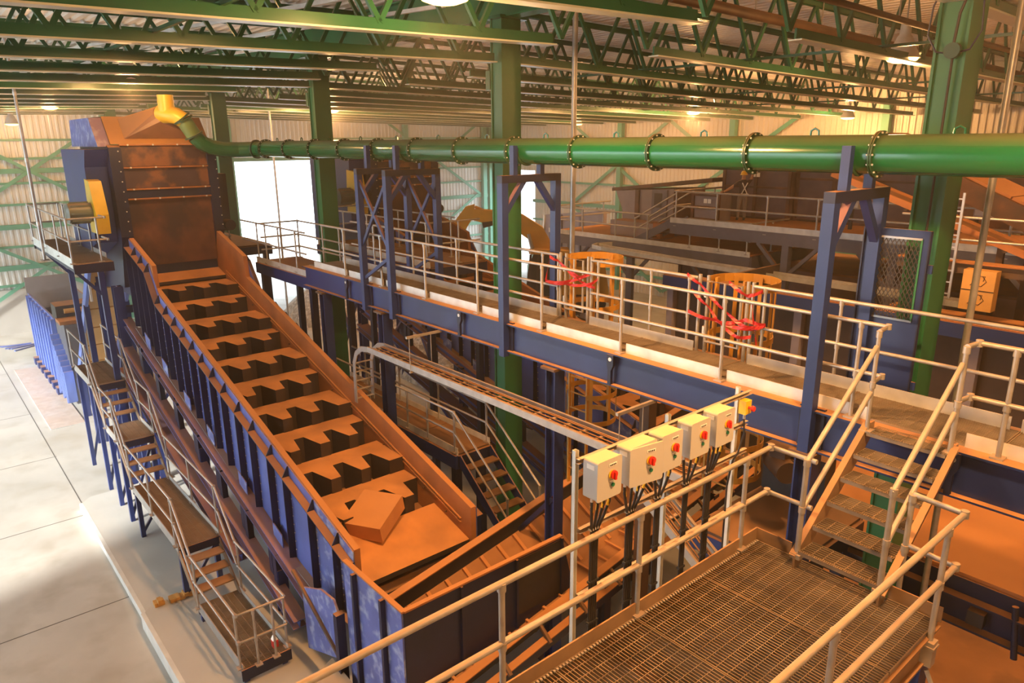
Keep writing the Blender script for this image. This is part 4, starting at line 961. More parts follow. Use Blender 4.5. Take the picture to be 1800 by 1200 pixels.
for k in range(20):
    y = 5.3+.38*k; m.v = []; m.f = []
    m.bar((-8.92, y, zc(y)-.30), (-8.02, y+.10, zc(y)-.90), .07, .06); m.build('skirt_rib', 'orange', cc_)
    bar('belt_cleat', (-8.1, y, zc(y)-.92), (-7.62, y, zc(y)-.92), .05, .05, 'orange', cc_)
m = MB(); m.prism([(-8.95, Y0, zc(Y0)-.32), (-8.95, Y1, zc(Y1)-.32), (-7.98, Y1, zc(Y1)-.97), (-7.98, Y0, zc(Y0)-.97)], (.012, 0, .02)); m.build('skirt_plate', 'belt', cc_)
for k in range(9):
    y = 5.2+.85*k; rod('roller_bracket', (-7.46, y, zc(y)-.92), (-7.2, y, zc(y)-1.12), .04, 'brown', cc_, 8); rod('idler_roller', (-8.9, y, zc(y)-1.06), (-7.55, y, zc(y)-1.06), .06, 'dark', cc_, 10)
for y in (5.0, 8.4, 11.6):
    for x in (-8.98, -7.4): m = MB(); m.ibeam((x, y, .0), (x, y, zc(y)-1.0), .16, .16); m.build('leg', 'navy', cc_)
m = MB(); m.prism([(-7.71, 4.5, 3.08), (-7.71, 7.62, 3.08), (-7.71, 7.92, zc(7.92)-.95), (-7.71, 4.5, zc(4.5)-.95)], (-.02, 0, 0)); hb = m.build('hopper_front', 'navy', cc_)
bx('hopper_rim', -7.76, -7.68, 4.5, 7.62, 3.07, 3.10, 'orange', cc_); bx('hopper_rim', -9.45, -7.7, 4.46, 4.54, 3.07, 3.10, 'orange', cc_)
for y in (5.5, 6.6, 7.6): bx('hopper_rib', -7.71, -7.66, y-.02, y+.02, zc(y)-.9, 3.06, 'navy', cc_)
bx('hopper_patch', -7.709, -7.70, 6.62, 7.58, 2.0, 3.02, 'dark', cc_)
for a, b in ((-9.45, -9.05), (-9.05, -8.2), (-8.2, -7.72)): bx('hopper_side', a+.005, b-.005, 4.47, 4.5, .55, 3.06, 'lblue', cc_)
for x in (-9.05, -8.2): bx('hopper_rib', x-.03, x+.03, 4.39, 4.47, .5, 3.06, 'navy', cc_)
m = MB(); m.prism([(-11.0, 4.42, 1.85), (-10.2, 4.42, 2.2), (-9.75, 4.42, 2.25), (-9.55, 4.42, 2.0), (-9.55, 4.42, 1.2), (-10.95, 4.42, .6)], (0, -.04, 0)); m.build('hanger_plate', 'lblue', cc_)
bar('angle_bar', (-11.3, 4.36, 2.05), (-9.6, 4.36, 1.2), .05, .06, 'brown', cc_)
bx('clamp_post', -9.62, -9.5, 4.3, 4.45, .3, 2.1, 'navy', cc_)
m = MB(); m.prism([(-9.9, 4.35, 1.05), (-8.0, 4.35, .9), (-8.0, 3.3, .35), (-9.9, 3.3, .5)], (0, 0, -.03)); m.build('spill_plate', 'brown3', cc_)
m = MB(); m.prism([(-10.0, 3.9, .62), (-9.0, 3.9, .58), (-9.0, 3.2, .30), (-10.0, 3.2, .34)], (0, 0, .03)); m.build('spill_plate', 'brown3', cc_)

# ------------------------------------------------------------------ bin, press and ochre conveyor by the end wall
bn = thing('waste_bin', 'open grey steel bin with blue ribbed sides near the end wall', 'bin', (-35, 4.9, 0))
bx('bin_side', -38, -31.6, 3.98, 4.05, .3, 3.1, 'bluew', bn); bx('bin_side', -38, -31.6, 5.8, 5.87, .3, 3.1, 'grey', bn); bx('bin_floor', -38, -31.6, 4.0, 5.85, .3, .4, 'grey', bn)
m = MB(); m.prism([(-38, 3.98, .3), (-38.3, 3.98, 3.75), (-38.36, 3.98, 3.75), (-38.1, 3.98, .3)], (0, 1.9, 0)); m.build('bin_end', 'grey', bn)
m = MB(); m.prism([(-37.9, 4.05, 1.6), (-36.5, 4.05, 2.7), (-36.5, 4.05, 2.64), (-37.9, 4.05, 1.54)], (0, 1.75, 0)); m.build('load_slope', 'grey', bn)
bx('bin_front', -31.7, -31.6, 4.0, 5.85, .3, 3.1, 'grey', bn)
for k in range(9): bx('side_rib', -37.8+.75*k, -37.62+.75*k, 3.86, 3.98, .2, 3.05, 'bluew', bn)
for k in range(7): bx('skid', -37.6+.9*k, -37.2+.9*k, 3.7, 4.2, 0, .3, 'blue', bn)
pr_ = thing('waste_press', 'dark press head with roller frame in front of the bin', 'press', (-30.4, 4.8, 0))
bx('press_body', -31.4, -29.6, 4.0, 5.6, .2, 3.2, 'mgrey2', pr_); bx('press_frame', -31.5, -30.5, 3.95, 5.7, 3.2, 3.75, 'dark', pr_); rod('ram', (-30.45, 4.2, 3.55), (-30.45, 5.4, 3.55), .09, 'yellowp', pr_); bx('press_lip', -30.6, -29.7, 3.9, 5.5, 3.2, 3.32, 'orange', pr_)
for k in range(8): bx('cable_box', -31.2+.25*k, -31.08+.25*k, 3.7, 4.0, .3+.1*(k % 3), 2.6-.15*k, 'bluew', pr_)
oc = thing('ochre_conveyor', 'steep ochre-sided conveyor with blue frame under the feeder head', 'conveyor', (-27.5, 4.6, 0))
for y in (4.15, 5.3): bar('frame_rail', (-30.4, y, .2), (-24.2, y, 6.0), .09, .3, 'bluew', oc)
for k in range(7):
    a = Vector((-30.2, 4.72, .45)).lerp(Vector((-24.3, 4.72, 6.0)), k/7); b = Vector((-30.2, 4.72, .45)).lerp(Vector((-24.3, 4.72, 6.0)), (k+.93)/7); bar('cover_panel', a, b, 1.05, .05, 'yellowp', oc)
for k in range(6):
    c = Vector((-30.0, 4.15, .4)).lerp(Vector((-24.5, 4.15, 5.8)), k/5); bar('frame_stay', c, c+Vector((0, 0, -.9)), .06, .06, 'galv2', oc)
for x, z in ((-28.6, 1.7), (-25.6, 4.6)):
    for y in (4.15, 5.3): bar('leg', (x, y, 0), (x, y, z), .16, .16, 'blue', oc, up_=(1, 0, 0))
for i in range(7):
    a = Vector((-41.9+.25*i, 2.7+.1*i, .03+.03*(i % 3))); tag(bar('steel_offcut', a, a+Vector((.5-.2*i, 1.2+.1*(i % 2), 0)), .08, .05, 'bluew'), 'pale blue steel offcut in the loose heap by the end wall', 'offcut', 'offcuts by the end wall')
MT['bgrey'] = mat('blue_grey_steel', (.11, .11, .16), .5, var=.15, dust=.8)
MT['greyp'] = mat('mauve_grey_steel', (.24, .21, .24), .5, var=.12, dust=.7)
MT['purple2'] = mat('dusty_violet_steel', (.10, .06, .065), .55, var=.25, dust=.85)
MT['rust2'] = mat('dark_brown_bunker_steel', (.055, .034, .022), .65, var=.3, dust=.6)
def worker_mat():
    m = bpy.data.materials.new('worker_clothes_and_skin'); m.use_nodes = True; nt = m.node_tree; b = nt.nodes['Principled BSDF']; b.inputs['Roughness'].default_value = .8
    gm_ = nt.nodes.new('ShaderNodeNewGeometry'); sx = nt.nodes.new('ShaderNodeSeparateXYZ'); nt.links.new(gm_.outputs['Position'], sx.inputs[0])
    cr = nt.nodes.new('ShaderNodeValToRGB'); mr = nt.nodes.new('ShaderNodeMapRange'); mr.inputs['From Min'].default_value = 6.5; mr.inputs['From Max'].default_value = 8.5
    nt.links.new(sx.outputs['Z'], mr.inputs['Value']); nt.links.new(mr.outputs['Result'], cr.inputs['Fac']); cr.color_ramp.interpolation = 'CONSTANT'
    e = cr.color_ramp.elements; e[0].position = 0; e[0].color = (.03, .025, .02, 1); e[1].position = .06; e[1].color = (.20, .16, .14, 1)
    for p, c in ((.50, (.055, .035, .035, 1)), (.765, (.42, .22, .13, 1))):
        n = e.new(p); n.color = c
    dt = nt.nodes.new('ShaderNodeVectorMath'); dt.operation = 'DOT_PRODUCT'; dt.inputs[1].default_value = (.648, .762, 0); nt.links.new(gm_.outputs['Position'], dt.inputs[0])
    lt = nt.nodes.new('ShaderNodeMath'); lt.operation = 'LESS_THAN'; lt.inputs[1].default_value = 8.36; nt.links.new(dt.outputs['Value'], lt.inputs[0])
    mx = nt.nodes.new('ShaderNodeMix'); mx.data_type = 'RGBA'; mx.inputs['B'].default_value = (.42, .22, .13, 1); nt.links.new(lt.outputs[0], mx.inputs['Factor']); nt.links.new(cr.outputs['Color'], mx.inputs['A'])
    nt.links.new(mx.outputs['Result'], b.inputs['Base Color']); return m
MT['worker'] = worker_mat()
# ------------------------------------------------------------------ far bay platforms
def fdeck(label, x0, x1, y0, y1, z, legs, m_='brown'):
    t = thing('plant_platform', label, 'platform', ((x0+x1)/2, (y0+y1)/2, 0))
    n = max(1, round((x1-x0)/1.6)); w_ = (x1-x0)/n
    for k in range(n): bx('deck_panel', x0+w_*k+.01, x0+w_*(k+1)-.01, y0, y1, z-.04, z, 'orange', t)
    bx('edge_beam', x0, x1, y0-.05, y0+.05, z-.5, z-.05, 'bgrey', t); bx('edge_beam', x0, x1, y1-.05, y1+.05, z-.5, z-.05, 'bgrey', t); bx('toe_plate', x0, x1, y0-.07, y0-.05, z-.08, z+.12, 'galv2', t)
    for x in (x0, x1): bx('edge_beam', x-.05, x+.05, y0, y1, z-.5, z-.05, 'bgrey', t)
    for x in legs:
        bar('leg', (x, y0+.1, 0), (x, y0+.1, z-.5), .25, .25, 'bgrey', t, up_=(1, 0, 0)); bar('knee', (x, y0+.1, z-1.6), (x-1.1, y0+.1, z-.5), .12, .12, 'bgrey', t)
        bar('knee', (x, y0+.1, z-1.6), (x+1.1, y0+.1, z-.5), .12, .12, 'bgrey', t)
    return t
fdeck('lower plant platform with dusty deck before the grey hopper', -24.3, -13.9, 23.0, 27.5, 5.5, (-23, -19.5, -15.5))
fdeck('upper plant platform where the worker stands', -17.3, 3.0, 22.8, 27.0, 6.5, (-12.5, -9, -5, -1))
zz = 5.5
handrail('pale handrail along the front of the lower plant platform', [(-24.2, 27.0, zz), (-24.2, 23.0, zz), (-18.5, 23.0, zz)], [(-24.2, 26.5, zz), (-24.2, 25, zz)]+[(x, 23.0, zz) for x in (-24.1, -22.2, -20.3, -18.6)], r=.035)
handrail('pale handrail under the upper platform edge', [(-16.6, 22.95, zz), (-13.95, 22.95, zz), (-13.95, 25.5, zz)], [(-16.5, 22.95, zz), (-15.2, 22.95, zz), (-14.05, 22.95, zz), (-13.95, 24.4, zz)], r=.035, mid=(.5,))
zz = 6.5
handrail('long pale handrail along the upper plant platform', [(-17.2, 22.8, zz), (3, 22.8, zz)], [(x, 22.8, zz) for x in (-17.1, -15.3, -13.3, -11.5, -9.7, -7.9, -6.1, -4.3, -2.5)], r=.035, foot=.2)
handrail('pale handrail at the head of the plant stair', [(-17.2, 22.9, zz), (-17.2, 26.5, zz)], [(-17.2, 24, zz), (-17.2, 25.4, zz)], r=.035)
t = thing('plant_stair', 'dark steel stair with pale rails between the plant platforms', 'stair', (-18.2, 23.5, 5.5))
for y in (23.05, 23.95): bar('stringer', (-19.3, y, 5.45), (-17.3, y, 6.45), .04, .3, 'bgrey', t)
for k in range(1, 6): bx('tread', -19.2+.33*k-.13, -19.2+.33*k+.13, 23.08, 23.92, 5.5+.167*k-.03, 5.5+.167*k, 'brown', t)
for y in (23.05, 23.95):
    rod('stair_handrail', (-19.3, y, 6.4), (-17.3, y, 7.5), .035, 'galv', t); rod('stair_handrail', (-19.3, y, 5.95), (-17.3, y, 7.0), .03, 'galv', t); rod('stair_post', (-19.3, y, 5.5), (-19.3, y, 6.45), .035, 'galv', t)

# grey hopper and housings
gh = thing('grey_hopper', 'flared grey steel hopper with dark roof plate on the lower plant platform', 'hopper', (-20.5, 26, 5.5))
m = MB(); m.prism([(-22.1, 25, 7.3), (-21.7, 25, 6.5), (-21.6, 25, 5.52), (-18.9, 25, 5.52), (-18.9, 25, 7.5)], (0, 2.2, 0)); m.build('hopper_body', 'greyp', gh)
m = MB(); m.prism([(-22.25, 24.9, 7.28), (-22.25, 24.9, 7.42), (-17.0, 24.9, 8.02), (-17.0, 24.9, 7.87)], (0, 2.8, 0)); m.build('roof_plate', 'rust', gh)
bx('hopper_rib', -20.9, -20.7, 24.9, 25.05, 5.52, 7.4, 'rust', gh)
bx('inspection_panel', -20.0, -19.2, 24.93, 25.0, 6.3, 7.45, 'bgrey', gh); bx('inspection_window', -19.85, -19.45, 24.91, 24.94, 6.7, 7.3, 'dark', gh)
bx('skid_unit', -21.3, -18.6, 23.8, 24.7, 5.52, 6.15, 'greyp', gh); bx('skid_end', -18.95, -18.55, 23.78, 24.72, 5.55, 6.2, 'orange', gh)
def housing(label, x0, x1, y0, y1, z0, z1, mt_='purple2', ribs=3):
    t = thing('machine_housing', label, 'machine', ((x0+x1)/2, (y0+y1)/2, z0))
    bx('housing_body', x0, x1, y0, y1, z0, z1, mt_, t)
    for k in range(ribs+1):
        x = x0+(x1-x0)*k/ribs; bx('frame_rib', x-.06, x+.06, y0-.06, y0, z0, z1, 'rust', t)
    for z in (z0+.05, (z0+z1)/2, z1-.05): bx('frame_rail', x0, x1, y0-.05, y0, z-.04, z+.04, 'rust', t)
    bx('notice_label', x0+(x1-x0)*.45, x0+(x1-x0)*.45+.14, y0-.075, y0-.06, z0+(z1-z0)*.66, z0+(z1-z0)*.66+.16, 'white', t); bx('notice_label', x0+(x1-x0)*.45+.18, x0+(x1-x0)*.45+.32, y0-.075, y0-.06, z0+(z1-z0)*.66, z0+(z1-z0)*.66+.16, 'white', t)
    return t
housing('dusty violet machine housing beside the worker', -16.9, -14.1, 25.6, 27.6, 6.5, 8.9, 'purple2', 2)
housing('wide dark machine housing with notices behind the platform rail', -14.0, -8.4, 26.0, 29.5, 6.5, 9.6, 'purple2', 4)
housing('tall ochre lit hood behind the worker', -18.6, -16.2, 28.2, 30.5, 0, 9.6, 'orange', 1)  # ochre body colour stands in for orange lamp light on the hood
housing('low grey cabinet on the upper platform beside the worker', -16.9, -15.75, 23.6, 24.4, 6.5, 7.5, 'greyp', 1)
housing('dark long housing along the back of the upper platform', -8.2, 3.0, 27.4, 30.0, 6.5, 9.4, 'rust', 6)
housing('dark machinery mass below the plant platforms', -18, 3.0, 24.5, 29.0, 0, 5.0, 'purple2', 7)
for x, l in ((-11.6, 'grey control cabinet on the dark housing'), (-7.6, 'small grey control cabinet by the inclined covers')):
    t = thing('wall_cabinet', l, 'cabinet', (x, 24.6, 6.9)); bx('cabinet_body', x, x+.6, 24.6, 24.9, 7.2, 8.1, 'grey', t); bx('cabinet_door', x+.04, x+.56, 24.57, 24.6, 7.25, 8.05, 'boxg', t); bx('stand', x+.25, x+.35, 24.7, 24.8, 6.5, 7.2, 'dark', t)
# pale rail tray below the platform
t = thing('rail_tray', 'pale flat cable tray curving below the lower plant platform', 'cable tray', (-15, 21.2, 5.2))
pts = [(-20.1, 22.6, 5.32), (-20.4, 22.0, 5.32), (-20.2, 21.5, 5.32), (-19.5, 21.3, 5.32), (-14.7, 21.2, 5.25), (-6.0, 21.2, 5.2)]
m = MB()
for a, b in zip(pts[:-1], pts[1:]): m.bar(a, b, .04, .16)
m.build('tray_side', 'galv2', t); m = MB()
for a, b in zip(pts[2:-1], pts[3:]): m.bar((a[0], a[1]+.45, a[2]), (b[0], b[1]+.45, b[2]), .04, .16)
m.build('tray_side', 'galv2', t); bx('tray_floor', -19.8, -6, 21.25, 21.6, 5.15, 5.18, 'brown', t)
for x in (-18.0, -12.0, -7.0): bar('tray_support', (x, 21.4, 0), (x, 21.4, 5.15), .14, .14, 'bgrey', t, up_=(1, 0, 0))
# bunker behind the ladders
bk = thing('bunker_wall', 'dark steel bunker with blue cap beam behind the ladder cages', 'bunker', (-7.5, 16.5, 0))
n = 6
for k in range(n): bx('wall_panel', -12.2+1.9*k, -12.2+1.9*k+1.86, 16.4, 16.5, 0, 5.5, 'rust2', bk)
for k in range(n+1): bx('wall_post', -12.3+1.9*k, -12.1+1.9*k, 16.2, 16.4, 0, 5.6, 'brown' if k % 2 else 'greyp', bk)
bx('cap_beam', -12.4, -.6, 16.1, 16.5, 5.55, 5.85, 'blue', bk); bx('cap_dust', -12.4, -.6, 16.12, 16.5, 5.85, 5.88, 'orange', bk)
bx('wall_panel', -12.3, -12.2, 16.5, 22, 0, 5.5, 'rust2', bk)
# inclined covers and shelves at the right
ic = thing('covered_conveyor', 'inclined conveyor with ochre cover panels beyond the near column', 'conveyor', (-5.5, 21, 6))
a, b = Vector((-8.8, 21.2, 9.6)), Vector((-2.0, 20.6, 6.6))
for k in range(6): bar('cover_panel', a.lerp(b, k/6), a.lerp(b, (k+.97)/6), 1.5, .06, 'orange', ic)
for s in (-.78, .78): bar('frame_rail', a+Vector((0, s, -.35)), b+Vector((0, s, -.35)), .08, .5, 'rust', ic)
for k in (.2, .55, .85): c = a.lerp(b, k); bar('leg', (c.x, c.y, 0), (c.x, c.y, c.z-.5), .2, .2, 'rust', ic, up_=(1, 0, 0))
ic2 = thing('belt_conveyor', 'dark inclined belt conveyor with rollers below the ochre covers', 'conveyor', (-6, 19.6, 5))
a, b = Vector((-9.4, 19.6, 8.6)), Vector((-2.6, 19.4, 6.2))
for s in (-.4, .4): bar('frame_rail', a+Vector((0, s, 0)), b+Vector((0, s, 0)), .06, .16, 'orange', ic2)
bar('belt', a, b, .7, .04, 'dark', ic2)
for k in range(12): c = a.lerp(b, (k+.5)/12); rod('roller', c+Vector((0, -.4, -.1)), c+Vector((0, .4, -.1)), .05, 'brown', ic2, 8)
for k in (.15, .6): c = a.lerp(b, k); bar('leg', (c.x, c.y, 0), (c.x, c.y, c.z-.1), .14, .14, 'rust', ic2, up_=(1, 0, 0))
rs = thing('plant_gantry', 'dusty steel gantry with two beam levels beyond the near column', 'gantry', (-4.5, 18.6, 0))
for z in (6.72, 5.5): bx('gantry_beam', -7.2, 1.5, 18.5, 18.7, z-.24, z, 'brown', rs); bx('beam_flange', -7.2, 1.5, 18.4, 18.8, z, z+.03, 'orange', rs)
for x in (-7.0, -4.2, -1.2): bx('gantry_post', x-.12, x+.12, 18.7, 18.94, 0, 8.4, 'brown', rs)
for z in (7.25, 7.75): rod('gantry_rail', (-7.2, 18.45, z), (1.5, 18.45, z), .03, 'galv', rs)
for x in (-6.8, -5.9): bar('cable_ladder', (x, 18.35, 5.9), (x, 18.35, 8.3), .05, .05, 'galv', rs, up_=(0, 1, 0))
for k in range(9): bar('ladder_rung', (-6.8, 18.35, 6.0+.27*k), (-5.9, 18.35, 6.0+.27*k), .03, .03, 'galv', rs)
sb = thing('switch_box', 'ochre steel switch box scrawled with marker on the gantry', 'switch box', (-5.3, 18.2, 5.8)); bx('box_body', -5.6, -4.95, 18.1, 18.4, 5.75, 6.65, 'yellowp', sb)
for zc_ in (6.42, 6.0):
    m = MB(); m.tube([(-5.28+.16*math.cos(q)*(1 if k % 2 else .6), 18.092, zc_+.13*math.sin(q*1.5)) for k, q in enumerate(i*.7 for i in range(12))], .008, 5); m.build('marker_scrawl', 'dark', sb)
bx('box_split', -5.6, -4.95, 18.09, 18.1, 6.19, 6.21, 'dark', sb)
t = thing('drive_unit', 'dusty gear motor on a round flange under the walkway', 'motor', (-4.9, 9.6, 4.4))
m = MB(); m.tube([(-5.2, 9.7, 4.75), (-4.75, 9.35, 4.75)], .17, 16); m.build('motor_body', 'brown', t, True); m = MB(); m.tube([(-4.9, 9.7, 4.45), (-4.9, 9.75, 4.45)], .36, 20); m.build('flange_plate', 'dark', t, True); bx('terminal_box', -5.1, -4.85, 9.4, 9.6, 4.9, 5.05, 'brown', t)
bx('mount_frame', -5.4, -4.4, 9.8, 10.1, 0, 4.9, 'dark', t)
lg_ = deck('dark grating landing below the walkway behind the platform stair', -5.4, -3.9, 8.0, 10.0, 4.15, (), 'low_landing')
# blue conveyor frame low on the right
bf = thing('blue_conveyor_frame', 'navy conveyor frame with dusty top plate below the walkway', 'conveyor', (-2, 11, 2))
bx('top_plate', -5.6, 2.5, 10.2, 12.6, 3.75, 3.8, 'orange', bf); bx('side_frame', -5.6, 2.5, 10.15, 10.25, 3.0, 3.75, 'navy', bf); bx('frame_flange', -5.6, 2.5, 10.0, 10.2, 3.5, 3.53, 'navy', bf); bx('frame_flange', -5.6, 2.5, 10.0, 10.2, 3.1, 3.13, 'navy', bf)
for k in range(6): bx('clip', -4.6+k*1.1, -4.4+k*1.1, 10.02, 10.16, 3.2, 3.4, 'dark', bf)
for x in (-5.2, 1.6): bar('leg', (x, 10.3, 0), (x, 10.3, 3.0), .2, .2, 'navy', bf, up_=(1, 0, 0))
rod('hydraulic_strut', (-1.9, 10.05, 3.7), (-1.8, 10.0, 3.0), .04, 'navy', bf)
# support columns below the walkway
for x, l in ((-8.05, 'blue support column under the walkway near the cable tray'), (-3.72, 'blue support column under the walkway by the stair'), (-13.4, 'navy support column under the paired duct frames'), (-16.2, 'navy support column under the walkway end')):
    t = thing('support_column', l, 'column', (x, 7.76, 0))
    m = MB(); m.ibeam((x, 7.76, .34 if x > -14.6 else .2), (x, 7.76, 5.93), .22, .22); m.build('shaft', 'blue', t); bx('cap_plate', x-.16, x+.16, 7.58, 7.94, 5.93, 5.97, 'brown', t); bx('foot_plate', x-.18, x+.18, 7.56, 7.96, .34, .37, 'navy', t)
    bar('cross_strut', (x, 7.76, 3.6), (x-.9, 7.76, 2.6), .08, .08, 'navy', t)
for x, l in ((-7.1, 'tall ochre post beyond the cable tray'),):
    t = thing('steel_post', l, 'post', (x, 9.0, 0)); bx('shaft', x-.1, x+.1, 8.9, 9.1, 0, 5.9, 'brown', t); bx('foot_plate', x-.2, x+.2, 8.8, 9.2, 0, .03, 'navy', t)

# ------------------------------------------------------------------ excavator and waste heap
U = Vector((.648, .762, 0)); V_ = Vector((-.762, .648, 0))
E0 = Vector((-23.4, 21.9, 0)); PX = .0255
def ep(px, py, d=0.0): return E0+U*((px-960)*PX)+V_*d+Vector((0, 0, 4.02-(py-470)*PX))
ex = thing('excavator', 'yellow excavator with raised boom working on the waste heap', 'excavator', E0)
def plate(name, pts, d0, d1, m_):
    m = MB(); a = [ep(x, y, d0) for x, y in pts]; m.prism(a, V_*(d1-d0)); return m.build(name, m_, ex)
plate('boom', [(985, 455), (955, 400), (920, 378), (890, 372), (835, 368), (830, 385), (870, 396), (905, 402), (930, 420), (958, 455)], -.25, .25, 'machine')
plate('stick', [(838, 360), (822, 364), (803, 388), (780, 430), (800, 434), (822, 402), (836, 380)], -.18, .18, 'machine')
plate('boom_gusset', [(868, 396), (852, 400), (850, 390), (868, 388)], -.26, .26, 'dark')
rod('hydraulic_ram', ep(838, 364), ep(868, 378), .06, 'machine', ex); rod('hydraulic_ram', ep(866, 377), ep(905, 392), .1, 'brown', ex); rod('hydraulic_ram', ep(801, 386, -.3), ep(778, 420, -.3), .08, 'chrome', ex); rod('hydraulic_ram', ep(930, 410, -.3), ep(940, 450, -.3), .09, 'chrome', ex)
rod('work_light', ep(914, 407, -.32), ep(914, 407, -.26), .1, 'knoby', ex)
plate('cab', [(925, 510), (928, 470), (938, 440), (985, 440), (990, 510)], -.9, .3, 'glass')
plate('cab_roof', [(930, 441), (940, 434), (1000, 437), (1000, 445)], -.95, .35, 'machine')
for x in (927, 941, 985): plate('cab_pillar', [(x, 512), (x+4, 442), (x+8, 442), (x+5, 512)], -.93, -.88, 'dark')
plate('engine_deck', [(985, 512), (985, 465), (1060, 462), (1068, 512)], -1.0, 1.3, 'machine'); plate('slew_ring', [(945, 520), (945, 510), (1030, 510), (1030, 520)], -.8, .9, 'dark')
for d in (-1.3, .7): plate('track', [(905, 535), (905, 522), (920, 515), (1050, 515), (1062, 525), (1058, 540), (915, 545)], d, d+.6, 'dark')
rnd = random.Random(11)
def mound(name, cx, cy, rx, ry, h, label, nx=46, ny=40):
    V, F = [], []; ph = [rnd.random()*6 for _ in range(8)]
    for j in range(ny+1):
        for i in range(nx+1):
            u, v = 2*i/nx-1, 2*j/ny-1; d = u*u+v*v; b = max(0, 1-d)
            z = h*(b**.7)*(.75+.2*math.sin(3*u+ph[0])*math.cos(4*v+ph[1]))+(.22*rnd.random() if b > .02 else 0)
            V.append((cx+rx*u, cy+ry*v, max(0, z) if b > 0 else -.02))
    for j in range(ny):
        for i in range(nx): k = j*(nx+1)+i; F.append((k, k+1, k+nx+2, k+nx+1))
    o = obj(name, mesh(name, V, F, 'trash')); tag(o, label, 'waste', None, 'stuff')
mound('waste_heap', -24.5, 20.4, 6.5, 5.5, 2.6, 'loose pile of mixed waste under the excavator'); mound('waste_heap', -36.6, 21.5, 5.5, 6, 3.2, 'loose pale waste heap beyond the second feeder')
WL = dict(white='white flat', card='tan cardboard', brown3='pale tan board', leaf='ochre foil', brown='dark brown', greyp='grey sheet')
for k in range(60):
    a = rnd.random()*6.28; r = rnd.random()**.5*4.5; x, y = -24.5+r*math.cos(a)*1.1, 20.0+r*math.sin(a)*.9; z = 2.5*max(0, 1-(r/6.5)**2)**.7+.1
    wm = rnd.choice(['white', 'card', 'brown3', 'leaf', 'white', 'brown', 'greyp'])
    R = Matrix.Rotation(rnd.random()*6, 4, 'Z') @ Matrix.Rotation(rnd.uniform(-.6, .6), 4, 'X') @ Matrix.Rotation(rnd.uniform(-.6, .6), 4, 'Y')
    tag(box('waste_piece', (x, y, z), (.25+rnd.random()*.7, .1+rnd.random()*.35, .05+rnd.random()*.1), wm, None, R=R), WL[wm] + ' scrap lying on the waste heap by the excavator', 'scrap', WL[wm] + ' scraps on the waste heap')
t = thing('bunker_panel', 'grey leaning steel panel behind the excavator cab', 'panel', (-27, 27, 0))
m = MB(); m.prism([(-29.5, 27.0, 0), (-29.0, 27.0, 5.6), (-24.6, 27.0, 6.1), (-24.6, 27.0, 0)], (0, .2, 0)); m.build('panel_sheet', 'greyp', t); bar('panel_edge', (-29.2, 26.95, .2), (-28.9, 26.95, 5.6), .1, .1, 'white', t)
for x in (-27.6, -26.2): bar('panel_rib', (x, 26.95, 0), (x, 26.95, 5.7), .12, .1, 'bgrey', t, up_=(1, 0, 0))

# ------------------------------------------------------------------ worker
def skin_fig(name, verts, edges, rad, m_, parent, root):
    me = bpy.data.meshes.new(name); me.from_pydata(verts, edges, []); o = bpy.data.objects.new(name, me); me.materials.append(MT[m_])
    link(o, Matrix.Identity(4), parent)
    sk = o.modifiers.new('skin', 'SKIN'); sk.use_smooth_shade = True
    for i, r in enumerate(rad):
        me.skin_vertices[0].data[i].radius = (r, r) if not isinstance(r, tuple) else r; me.skin_vertices[0].data[i].use_root = (i == root)
    sb_ = o.modifiers.new('smooth', 'SUBSURF'); sb_.levels = 2; sb_.render_levels = 2
    return o
PP = Vector((-15.35, 24.5, 6.5))
wo = thing('person', 'worker in dark clothes and yellow hard hat reaching up beside a cabinet', 'person', PP)
def g(u, d, z): return tuple(PP+U*u+V_*d+Vector((0, 0, z)))
vb = [g(0, 0, .95), g(0, 0, 1.12), g(0, 0, 1.32), g(0, 0, 1.45), g(0, .01, 1.52), g(0, .01, 1.63), g(0, .01, 1.72),
      g(.10, 0, .88), g(.12, .03, .48), g(.12, 0, .10), g(.13, .1, .04), g(-.10, 0, .88), g(-.13, -.02, .48), g(-.13, 0, .10), g(-.13, .1, .04),
      g(.19, 0, 1.42), g(.30, .05, 1.55), g(.37, .1, 1.82), g(.38, .12, 1.92), g(-.19, 0, 1.42), g(-.40, .06, 1.25), g(-.62, .12, 1.10), g(-.70, .14, 1.08)]
eb = [(0, 1), (1, 2), (2, 3), (3, 4), (4, 5), (5, 6), (0, 7), (7, 8), (8, 9), (9, 10), (0, 11), (11, 12), (12, 13), (13, 14), (3, 15), (15, 16), (16, 17), (17, 18), (3, 19), (19, 20), (20, 21), (21, 22)]
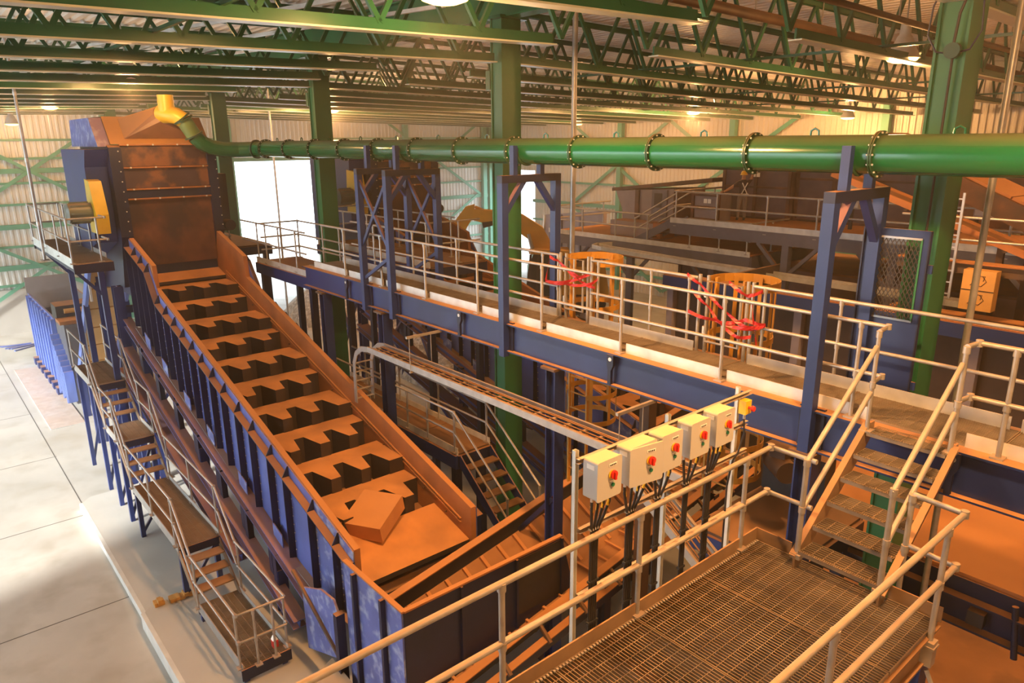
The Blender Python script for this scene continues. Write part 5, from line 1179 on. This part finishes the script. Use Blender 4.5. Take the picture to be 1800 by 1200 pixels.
rb = [.15, .145, .17, .12, .06, .085, .07, .10, .075, .055, .05, .10, .075, .055, .05, .075, .055, .042, .045, .075, .055, .042, .045]
bo = skin_fig('body', vb, eb, rb, 'shirt', wo, 0)
me = bo.data; me.materials.clear(); me.materials.append(MT['worker'])
m = MB(); m.lathe([(.145, 0), (.135, .015), (.115, .02), (.112, .07), (.09, .12), (.05, .15), (.001, .16)], 16, tuple(PP+V_*.01+Vector((0, 0, 1.70)))); m.build('hard_hat', 'helmet', wo, True)
for s in (-1, 1):
    bar('vest_strap', g(s*.10, -.175, 1.42), g(-s*.10, -.175, 1.02), .035, .012, 'white', wo, up_=tuple(V_)); 
bar('belt', g(-.16, -.15, 1.0), g(.16, -.15, 1.0), .06, .03, 'white', wo)
# fingers of both hands
for c, dr_ in ((g(.385, .125, 1.93), Vector((0, 0, 1))), (g(-.72, .145, 1.075), -U)):
    c = Vector(c); dr_ = Vector(dr_); sd = dr_.cross(V_).normalized()
    for k in range(5):
        o_ = sd*(.018*(k-2)); L_ = (.07, .085, .09, .08, .055)[k] if k else .05
        m = MB(); m.tube([c+o_, c+o_+dr_*L_*.6+V_*.005, c+o_+dr_*L_+V_*.025], [.010, .009, .007], 6); m.build('finger', 'skin', wo, True)

# ------------------------------------------------------------------ dust haze in the hall
def haze(name, x0, x1, dens, label):
    hz = MB(); hz.box(x0, x1, YL+.1, YB-.3, .05, 11.9)
    ho = hz.build(name, None); tag(ho, label, 'haze', None, 'stuff')
    hm = bpy.data.materials.new(name); hm.use_nodes = True; hm.node_tree.nodes.clear()
    vsn = hm.node_tree.nodes.new('ShaderNodeVolumeScatter'); vsn.inputs['Density'].default_value = dens; vsn.inputs['Anisotropy'].default_value = .35; vsn.inputs['Color'].default_value = (1, .95, .88, 1)
    om = hm.node_tree.nodes.new('ShaderNodeOutputMaterial'); hm.node_tree.links.new(vsn.outputs[0], om.inputs['Volume']); ho.data.materials.append(hm)
haze('dust_haze', XW+.3, -17.0, .010, 'pale dust haze hanging in the far half of the hall by the doorway')
haze('dust_haze', -16.98, 11.9, .0016, 'faint dust haze over the platforms in the near half of the hall')
